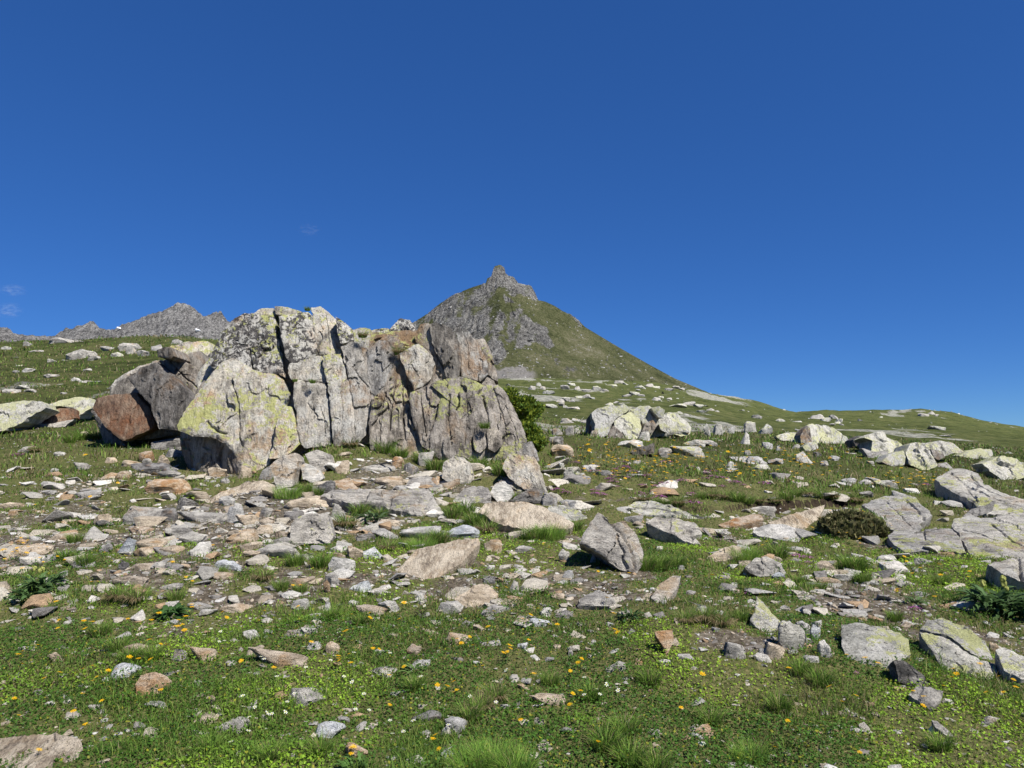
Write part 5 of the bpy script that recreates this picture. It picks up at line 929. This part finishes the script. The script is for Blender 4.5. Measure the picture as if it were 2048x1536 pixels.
ON_ROCK = {(615, 617): 15.0, (725, 668): 14.7, (800, 700): 14.7, (968, 850): 13.95, (625, 762): 14.25, (590, 760): 14.25}
for (X, Y, h, m) in TUFTS:
    if (X, Y) in ON_ROCK: p = at(np.array(X), np.array(Y+h*.4), np.array(ON_ROCK[(X, Y)])); lab = 'grass tuft rooted in a crack of the rock outcrop'; gp = 'grass tufts on the outcrop'
    else:
        p = hit(X, Y); sz_ = 'tall' if h >= 44 else 'short'; wh_ = ('along the eroded turf bank' if 990 < Y < 1030 and 1270 < X < 1760 else 'at the foot of the rock outcrop' if Y < 960 and X > 600 else 'on the slope left of the outcrop' if Y < 960 else 'among the scattered stones' if Y < 1215 and X < 1160 else 'by the stones under the flower meadow' if Y < 1215 else 'in the leafy turf')
        lab = sz_+' '+['fine-bladed green grass tuft', 'grass tuft with a skirt of dead straw', 'dense bright green grass clump'][0 if m < 4 else 1 if m < 7 else 2]+' '+wh_; gp = 'grass tufts '+wh_
    o = add('grass_tuft', TM[m], None, None, p); s = (h if h < 34 else 24+.28*h)*p[1]/F*1.05; o.scale = (s*1.15, s*1.15, s); o.rotation_euler[2] = random.uniform(-.5, .5) if 4 <= m < 7 else random.uniform(0, 6.28)
    tag(o, lab, 'grass tuft', gp)

# ---------------------------------------------------------------- flowers
def flower_mesh(k, kind):
    r_ = np.random.default_rng(700+k); Vs, Fs, Cs = [], [], []
    def addp(v, f, c):
        o = sum(len(q) for q in Vs); Vs.append(np.array(v, float)); Fs.extend([[i+o for i in q] for q in f]); Cs.append(np.tile(c, (len(v), 1)))
    bend = r_.normal(0, .12, 2); hgt = 1.0
    st = []
    for t in (0, .5, 1.0):
        cx, cy = bend*t*t; st += [(cx-.012, cy-.008, t*hgt), (cx+.012, cy-.008, t*hgt), (cx, cy+.014, t*hgt)]
    f = [[a+3*l, (a+1) % 3+3*l, (a+1) % 3+3*l+3, a+3*l+3] for l in (0, 1) for a in range(3)]
    addp(st, f, (.06, .10, .03))
    for q in range(4):                                       # basal leaves
        a = r_.uniform(0, 6.28); l = r_.uniform(.3, .5); c_, s_ = math.cos(a), math.sin(a)
        addp([(0, 0, .02), (c_*l*.5-s_*.06, s_*l*.5+c_*.06, .16), (c_*l, s_*l, .12), (c_*l*.5+s_*.06, s_*l*.5-c_*.06, .16)], [[0, 1, 2, 3]], (.07, .12, .03))
    top = np.array([bend[0], bend[1], hgt]); tilt = r_.normal(0, .25, 2)
    if kind == 'yellow': npet, R_, pc, cc = 11, .21, (.78, .47, .004), (.62, .30, .003)
    elif kind == 'white': npet, R_, pc, cc = 6, .19, (.82, .82, .76), (.5, .48, .12)
    def pt(r0, a, dz): return tuple(top + [r0*math.cos(a), r0*math.sin(a), dz + r0*(tilt[0]*math.cos(a)+tilt[1]*math.sin(a))])
    for q in range(npet):
        a = 6.283*q/npet+r_.normal(0, .08); w_ = 3.3/npet; rr = R_*r_.uniform(.85, 1.1)
        addp([pt(.03, a, .0), pt(rr*.7, a-w_*.55, .03), pt(rr, a-.15*w_, .02), pt(rr, a+.15*w_, .02), pt(rr*.7, a+w_*.55, .03)], [[0, 1, 2, 3, 4]], pc)
    ring = [pt(.075, 6.283*q/6, .03) for q in range(6)]
    addp(ring+[pt(0, 0, .055)], [[q, (q+1) % 6, 6] for q in range(6)], cc)
    me = bpy.data.meshes.new(kind+'_flower'); me.from_pydata(np.concatenate(Vs).tolist(), [], Fs); attr_c(me, 'Col', np.concatenate(Cs)); me.materials.append(PETAL); return me
YF = [flower_mesh(k, 'yellow') for k in range(6)]; WF = [flower_mesh(20+k, 'white') for k in range(4)]
YP = """187 1184 106 1223 130 1258 121 1266 163 1260 166 1273 178 1272 189 1267 191 1274 262 1250 310 1242 386 1232 380 1239 396 1227 367 1252 346 1263 357 1266 367 1265 364 1272 362 1278 303 1264 297 1298 316 1301 332 1309 435 1324 486 1337 74 1307 53 1313 37 1326 36 1346 183 1351 217 1356 235 1354 256 1334 246 1368 95 1370 110 1370 164 1361 176 1383 315 1402 166 1407 20 1419 144 1436 207 1419 30 1456 181 1458 360 1445 71 1517 442 1251 454 1246 307 1335 198 1365 270 1331
579 1184 590 1184 603 1221 522 1245 516 1263 593 1276 686 1280 698 1280 747 1245 705 1248 733 1252 783 1229 802 1225 807 1258 621 1300 678 1321 675 1332 672 1337 686 1338 701 1332 710 1344 748 1314 748 1320 542 1358 814 1346 772 1360 781 1364 773 1428 866 1493 876 1491 884 1510 695 1513 708 1522 704 1513 969 1230 987 1241 991 1195 1010 1187 921 1289 933 1291 932 1300 947 1303 974 1277 1012 1306 1014 1311 1004 1321 1013 1321 948 1357 965 1349 880 1388 885 1388 914 1385 911 1393 910 1402
1040 1253 1050 1251 1072 1233 1110 1263 1232 1247 1228 1282 1245 1279 1161 1327 1157 1340 1132 1353 1059 1368 1144 1400 1157 1399 1143 1423 1037 1462 1193 1511 1354 1432 1404 1367 1051 1296 1209 1213 1715 1104 1785 1111 1806 1125 1807 1136 1773 1146 1779 1145 1838 1149 1880 1144 1878 1166 1832 1162 1948 1157 1990 1146 1940 1166 1950 1131 1742 1340 1752 1349 1692 1323 1588 1362 1670 1392 1712 1408 1690 1425 1572 1450 1841 1435 1835 1400 1852 1411 1967 1354 1915 1362 1921 1372 1906 1378 1882 1387 2016 1374 2028 1373 1984 1404 2020 1407 2040 1397 1553 1520 1725 1525 2005 1235 1872 1210 1795 1200 1806 1204
170 926 290 957 237 983 159 1023 184 1010 77 1029 38 983 201 1126 251 1127 335 1140 340 1140 369 1164 377 1171 385 1176 192 1180 144 1106 30 1100 33 1109 46 1113 42 1117 16 1125 10 1119 26 1115 45 1153 5 1140 482 1081 427 1107 1092 1098 1100 1112 1192 1155 1255 1163 1312 1057 1364 1063 1375 1060 1418 1168 1440 1172 1530 1102 1537 1100 1690 1050 1740 1080 1735 1070 1780 1062 1620 1070 1660 1040 1700 1085 1725 1090""".split()
YP = [(float(YP[i]), float(YP[i+1])) for i in range(0, len(YP), 2)]
for (cx, cy, sx, sy, n) in [(1190, 905, 18, 5, 9), (1240, 935, 40, 14, 18), (1300, 950, 60, 20, 26), (1390, 925, 60, 14, 12), (1440, 940, 50, 14, 10), (1600, 925, 30, 8, 18), (1650, 945, 60, 14, 20), (1520, 950, 40, 10, 10), (1800, 970, 30, 8, 10), (1855, 975, 25, 6, 12), (1480, 990, 30, 8, 6), (1330, 1000, 40, 14, 8)]:
    for q in range(n): YP.append((random.gauss(cx, sx), random.gauss(cy, sy)))
def plant_flower(meshes, X, Y, px, name, lab, grp, stem):
    p = hit(X, Y+stem*.6); s = max(.07, px*p[1]/F/.42); o = add(name, random.choice(meshes), None, None, p); o.scale = (s, s, s*random.uniform(.8, 1.15)); o.rotation_euler = (random.gauss(0, .1)+.18, random.gauss(0, .12), random.uniform(0, 6.28))
    tag(o, lab, 'flower', grp)
for (X, Y) in YP[:298]:
    nearf = Y > 1040
    plant_flower(YF, X, Y, random.uniform(9, 12.5) if Y > 1180 else random.uniform(7, 9.5), 'yellow_flower', 'yellow daisy-like flower on a short stem in the near turf' if nearf else 'yellow daisy-like flower in the farther meadow', 'yellow flowers in the near turf' if nearf else 'yellow flowers in the farther meadow', 14 if Y > 1180 else 7)
XV, XF, XC, xo = [], [], [], 0                                # the rest of the yellow flowers, past counting
for q in range(330):
    cx, cy, sx, sy = random.choice([(1300, 945, 90, 26), (1420, 935, 80, 18), (1620, 935, 70, 16), (1830, 972, 40, 8), (1500, 955, 90, 16), (1250, 940, 60, 20), (40, 1115, 40, 14), (1720, 1060, 40, 14)])
    p_ = hit(random.gauss(cx, sx), random.gauss(cy, sy)); m_ = random.choice(YF); v_ = np.empty(len(m_.vertices)*3, np.float32); m_.vertices.foreach_get('co', v_); v_ = v_.reshape(-1, 3)*max(.07, 6.5*p_[1]/F/.42)
    c_ = np.empty(len(m_.vertices)*4, np.float32); m_.color_attributes['Col'].data.foreach_get('color', c_)
    XV.append(v_+p_); XC.append(c_.reshape(-1, 4)); XF += [[i_+xo for i_ in f_.vertices] for f_ in m_.polygons]; xo += len(v_)
me = bpy.data.meshes.new('distant_yellow_flowers'); me.from_pydata(np.concatenate(XV).tolist(), [], XF); attr_c(me, 'Col', np.concatenate(XC))
tag(add('distant_yellow_flowers', me, PETAL), 'sprinkling of tiny yellow flowers through the farther meadow', 'flowers', kind='stuff')
for q in range(110):
    cx, cy, sx, sy = random.choice([(230, 1015, 14, 6), (640, 1350, 80, 40), (560, 1400, 40, 60), (750, 1470, 60, 20), (1220, 1380, 40, 16), (850, 1215, 30, 20), (420, 1270, 30, 20), (760, 1165, 20, 10), (470, 1440, 30, 40), (845, 1030, 20, 8), (280, 1070, 20, 10), (690, 1010, 40, 6), (860, 1390, 60, 40)])
    plant_flower(WF, random.gauss(cx, sx), random.gauss(cy, sy), random.uniform(5, 8), 'white_flower', 'small white flower in the turf', 'white flowers in the turf', 8)
def cushion_mesh(k):
    r_ = np.random.default_rng(650+k); n = 260; a = r_.uniform(0, 6.283, n); rr = np.sqrt(r_.uniform(0, 1, n)); x, y = rr*np.cos(a), rr*np.sin(a)*.8
    keep = fbm(v3(x*2.2, y*2.2, k), 3, 6)+.35 > 0; x, y, rr = x[keep], y[keep], rr[keep]; n = len(x); z = .30*(1-rr**2)+r_.uniform(0, .12, n)
    s = r_.uniform(.035, .07, n); V, C = [], []
    pink = r_.uniform(0, 1, n) < .62
    for q in range(6):
        an = q*1.047+r_.uniform(0, 1, n); V.append(np.stack([x+s*np.cos(an), y+s*np.sin(an), z+r_.normal(0, .02, n)], 1))
    V = np.stack(V, 1).reshape(-1, 3); c = np.where(pink[:, None], np.array([[.42, .12, .36]])*r_.uniform(.7, 1.3, (n, 1)), np.array([[.06, .10, .03]])*r_.uniform(.7, 1.3, (n, 1)))
    me = mesh_np('pink_flower_cushion', V, (6*np.arange(n)[:, None]+np.arange(6)[None])); attr_c(me, 'Col', np.repeat(c, 6, 0)); me.materials.append(PETAL); return me
CM = [cushion_mesh(k) for k in range(4)]
for (X, Y, w_) in [(1147, 928, 24), (1249, 926, 16), (1333, 926, 22), (1211, 948, 18), (1225, 955, 14), (1320, 998, 30), (1280, 990, 22), (1300, 1000, 18), (1408, 948, 26), (1443, 958, 24), (1470, 967, 24), (1189, 990, 18), (1311, 975, 18), (38, 912, 22), (1590, 1113, 22), (1612, 1118, 24), (1618, 1128, 14), (1830, 1222, 26), (1303, 1388, 12), (1712, 1350, 12), (1850, 972, 22), (1880, 978, 18), (1230, 940, 14), (1380, 935, 16), (1485, 972, 14), (1550, 1258, 12), (1498, 1190, 18)] + [(random.gauss(1320, 110), random.gauss(962, 22), random.uniform(14, 30)) for _ in range(30)]:
    p = hit(X, Y); o = add('pink_flower_cushion', random.choice(CM), None, None, p+[0, 0, .012]); s = w_*.62*p[1]/F; o.scale = (s, s, s*.8); o.rotation_euler[2] = random.uniform(0, 6.28)
    fr_ = Y < 1010 and X > 1000
    tag(o, 'low magenta-pink flower cushion in the flower meadow' if fr_ else 'low magenta-pink flower cushion on the near turf', 'flower cushion', 'pink cushions in the meadow' if fr_ else 'pink cushions on the near turf')

# ---------------------------------------------------------------- leafy plants and the juniper
def herb(X, Y, wpx, hpx, n, seed, label, heads=0, col=(.05, .095, .03), spiky=True):
    r_ = np.random.default_rng(seed); p = hit(X, Y); s = p[1]/F; Wd, Hh = wpx*s, hpx*s
    root = empty('leafy_plant', p); tag(root, label, 'plant')
    Vs, Fs, Cs = [], [], []; o = 0
    for q in range(n):
        a = r_.uniform(0, 6.283); rr = math.sqrt(r_.uniform(0, 1))*.3*Wd; bx, by = rr*math.cos(a), rr*math.sin(a)
        L = r_.uniform(.35, .62)*max(Wd, Hh); el = r_.uniform(.35, 1.3); wd_ = L*r_.uniform(.10, .17); az = a+r_.normal(0, .7)
        d = np.array([math.cos(az), math.sin(az), 0]); sd = np.array([-d[1], d[0], 0]); zz = r_.uniform(0, .35)*Hh
        ns_ = 7; c = np.array(col)*r_.uniform(.6, 1.45)
        for t in range(ns_+1):
            u = t/ns_; e_ = el-1.1*u; pt = np.array([bx, by, zz]) + d*L*u*math.cos(el*.8) + np.array([0, 0, L*(math.sin(el)*u-.55*u*u)])
            w_ = wd_*math.sin(math.pi*min(1, .12+u*.88))*(1.0 if t % 2 or not spiky else .45)
            Vs += [pt-sd*w_, pt+np.array([0, 0, -.12*wd_]), pt+sd*w_]; Cs += [c]*3
            if t: b0 = o+3*(t-1); Fs += [[b0, b0+1, b0+4, b0+3], [b0+1, b0+2, b0+5, b0+4]]
        o += 3*(ns_+1)
    me = bpy.data.meshes.new('leaves'); me.from_pydata([tuple(v) for v in Vs], [], Fs); attr_c(me, 'Col', np.array(Cs)); add('leaves', me, LEAF, root)
    for q in range(heads):
        bm = bmesh.new(); bmesh.ops.create_icosphere(bm, subdivisions=2, radius=.09*Hh)
        for v in bm.verts: v.co *= r_.uniform(.7, 1.2); v.co.z *= 1.3
        m2 = bpy.data.meshes.new('flower_head'); bm.to_mesh(m2); bm.free(); attr_c(m2, 'Col', np.tile((.42, .44, .13), (len(m2.vertices), 1))*r_.uniform(.7, 1.1, (len(m2.vertices), 1)))
        add('flower_head', m2, LEAF, root, (r_.uniform(-.3, .3)*Wd, r_.uniform(-.2, .2)*Wd, Hh*r_.uniform(.75, 1.0)))
herb(1990, 1222, 110, 62, 130, 1, 'dark green spiny-leaved thistle plant with pale heads at the right', 3, (.07, .125, .042))
herb(2040, 1232, 90, 50, 80, 2, 'low spiny-leaved plant at the foot of the thistle', 1)
herb(85, 1180, 80, 46, 80, 3, 'spiny-leaved thistle with two pale yellow heads at the left', 3, (.08, .14, .045))
herb(60, 1200, 70, 30, 50, 4, 'low dark green spiny plant under the left thistle', 0, (.07, .13, .04))
herb(1262, 1240, 46, 36, 46, 5, 'small dark thistle plant on the gravelly turf', 0)
herb(1832, 1210, 40, 30, 26, 6, 'rosette of smooth sword-shaped leaves beside a pink cushion', 0, (.08, .13, .045), False)
herb(380, 1003, 46, 26, 40, 7, 'bright yellow-green leafy plant beside the tan slab', 0, (.14, .20, .03), False)
herb(340, 1235, 60, 32, 50, 8, 'round-leaved dark green plant behind yellow flowers', 0, (.045, .10, .025), False)
herb(745, 1045, 60, 34, 50, 9, 'grey-green thistle behind a dead grass tuft', 0, (.07, .11, .045))
herb(830, 1345, 44, 20, 24, 10, 'pale broad-leaved rosette with a yellow flower', 0, (.11, .18, .05), False)
herb(705, 1540, 60, 40, 40, 11, 'ferny green leaves around a rusty stone', 0, (.07, .14, .03))
herb(840, 1236, 20, 28, 30, 12, 'withered dark purple-brown plant in the turf', 0, (.035, .022, .022))

def juniper(p, blobs, label, seed, name='juniper_shrub', c0=(.095, .17, .028), c1=(.23, .285, .034)):
    r_ = np.random.default_rng(seed); root = empty(name, p); tag(root, label, 'shrub')
    Vs, Cs = [], []
    for (bx, by, bz, rad_, n) in blobs:
        u = r_.normal(0, 1, (n, 3)); u /= np.linalg.norm(u, axis=1, keepdims=True); rr = rad_*r_.uniform(.45, 1.08, n)**.6
        rr *= 1+.6*fbm(u*3.1+bx*3, 3, seed+3)
        c = np.array([bx, by, bz]) + u*rr[:, None]*np.array([1, 1, .8])
        dirn = u*.7+r_.normal(0, .45, (n, 3))+[0, 0, .5]; dirn /= np.linalg.norm(dirn, axis=1, keepdims=True)
        side = np.cross(dirn, r_.normal(0, 1, (n, 3))); side /= np.linalg.norm(side, axis=1, keepdims=True)+1e-9
        L = r_.uniform(.05, .10, n)[:, None]; W = r_.uniform(.014, .026, n)[:, None]
        Vs.append(np.stack([c-dirn*L*.4, c+side*W, c+dirn*L*.7, c-side*W], 1).reshape(-1, 3))
        col = np.array([c0])*r_.uniform(.5, 1.1, (n, 1)); tip = r_.uniform(0, 1, n) < .45; col[tip] = np.array(c1)*r_.uniform(.6, 1.15, (tip.sum(), 1))
        Cs.append(np.repeat(col, 4, 0))
    V = np.concatenate(Vs); n = len(V)//4
    me = mesh_np('foliage', V, 4*np.arange(n)[:, None]+np.arange(4)[None]); attr_c(me, 'Col', np.concatenate(Cs)); add('foliage', me, LEAF, root)
    for (bx, by, bz, rad_, _) in blobs:
        bm = bmesh.new(); segs = 5; prev = None
        for t in range(segs+1):
            u = t/segs; q = Vector((bx*u*.9+.05*math.sin(5*u+bx), by*u*.9, bz*u**.8-.05)); rad2 = .035*(1-.7*u)
            ring = [bm.verts.new(q+Vector((rad2*math.cos(a), rad2*math.sin(a), 0))) for a in (0, 1.26, 2.5, 3.77, 5.03)]
            if prev: [bm.faces.new((prev[i], prev[(i+1) % 5], ring[(i+1) % 5], ring[i])) for i in range(5)]
            prev = ring
        m2 = bpy.data.meshes.new('branch'); bm.to_mesh(m2); bm.free(); add('branch', m2, ROCKM['weathered_wood'], root)
ph = hit(1702, 1072)
def BH(X, Y, D_, rp, n):
    q = at(np.array(float(X)), np.array(float(Y)), np.array(D_)) - ph; return (q[0], q[1], q[2], rp*D_/F, n)
juniper(ph, [BH(X, Y, ph[1]+dd, rp, 420) for (X, Y, dd, rp) in [(1655, 1048, .15, 13), (1672, 1040, .2, 15), (1692, 1036, .2, 16), (1712, 1038, .2, 16), (1732, 1044, .15, 15), (1750, 1054, .1, 13), (1762, 1064, .05, 11), (1668, 1058, .05, 14), (1690, 1056, 0., 16), (1714, 1058, 0., 16), (1736, 1064, 0., 14), (1680, 1070, -.08, 12), (1704, 1072, -.08, 13), (1726, 1074, -.08, 12)]],
        'rounded brownish-green heather hummock beside the smooth bedrock', 9, 'heather_clump', (.11, .12, .045), (.23, .21, .10))
pj = np.array([at(np.array(1045.), np.array(885.), np.array(15.6))[0], 15.6, 0]); pj[2] = ground(pj[0], pj[1])[0]
def B(X, Y, D, rp, n):
    q = at(np.array(float(X)), np.array(float(Y)), np.array(D)) - pj; return (q[0], q[1], q[2], rp*D/F, n)
rj = random.Random(4)
juniper(pj, [B(X+rj.gauss(0, 4), Y+rj.gauss(0, 4), D_+rj.gauss(0, .12), rj.uniform(8, 16), rj.randint(330, 620)) for (X, Y, D_) in [(1008, 785, 15.6), (1018, 792, 15.6), (1030, 797, 15.5), (1042, 801, 15.5), (1054, 806, 15.4), (1066, 812, 15.4), (1020, 808, 15.6), (1034, 814, 15.4), (1048, 820, 15.3), (1062, 826, 15.3), (1030, 830, 15.4), (1044, 836, 15.2), (1056, 842, 15.2), (1046, 852, 15.1), (1060, 856, 15.0), (1070, 866, 15.0), (1054, 868, 15.0), (1066, 878, 14.9), (1080, 880, 14.9), (1058, 886, 14.9), (1074, 890, 14.8), (1026, 820, 15.6), (1038, 846, 15.2)]], 'dense green juniper shrub growing against the right end of the outcrop', 5)

# ---------------------------------------------------------------- faint wisps of cloud above the far ridge
def cloudmat(name, dens, seed):
    T = NT(name); T.t.nodes.remove(T.b)
    tc = T.n('TexCoord').outputs['Object']; n1 = T.noise(T.n('Mapping', i_Vector=tc, i_Location=(seed, 0, 0), i_Scale=(1.4, 1.4, 2.2)).outputs[0], 1.6, 6, .62)
    ln = T.n('VectorMath', operation='LENGTH', i_0=tc).outputs['Value']
    d = T.math('MULTIPLY', T.math('MULTIPLY', T.ramp(n1, .46, .72), T.ramp(ln, .95, .25)), dens)
    v = T.n('VolumePrincipled', i_Color=(.95, .95, .97, 1), i_Density=d); T.t.links.new(v.outputs[0], T.out.inputs['Volume']); return T.m
for (X, Y, wx_, wz_, dn, lb) in [(26, 580, 34, 15, .0035, 'upper of two faint cloud wisps low in the sky at the left'), (18, 620, 34, 20, .0035, 'lower of two faint cloud wisps low in the sky at the left'), (620, 460, 32, 16, .0012, 'barely visible cloud wisp high above the outcrop')]:
    D_ = 9000.0; s_ = D_/F; bm = bmesh.new(); bmesh.ops.create_icosphere(bm, subdivisions=3, radius=1.0)
    me = bpy.data.meshes.new('cloud'); bm.to_mesh(me); bm.free()
    o = add('cloud', me, cloudmat('cloud_wisp', dn, X), None, at(np.array(float(X)), np.array(float(Y)), np.array(D_))); o.scale = (wx_*s_, wx_*s_*.6, wz_*s_)
    tag(o, lb, 'cloud', 'faint cloud wisps')
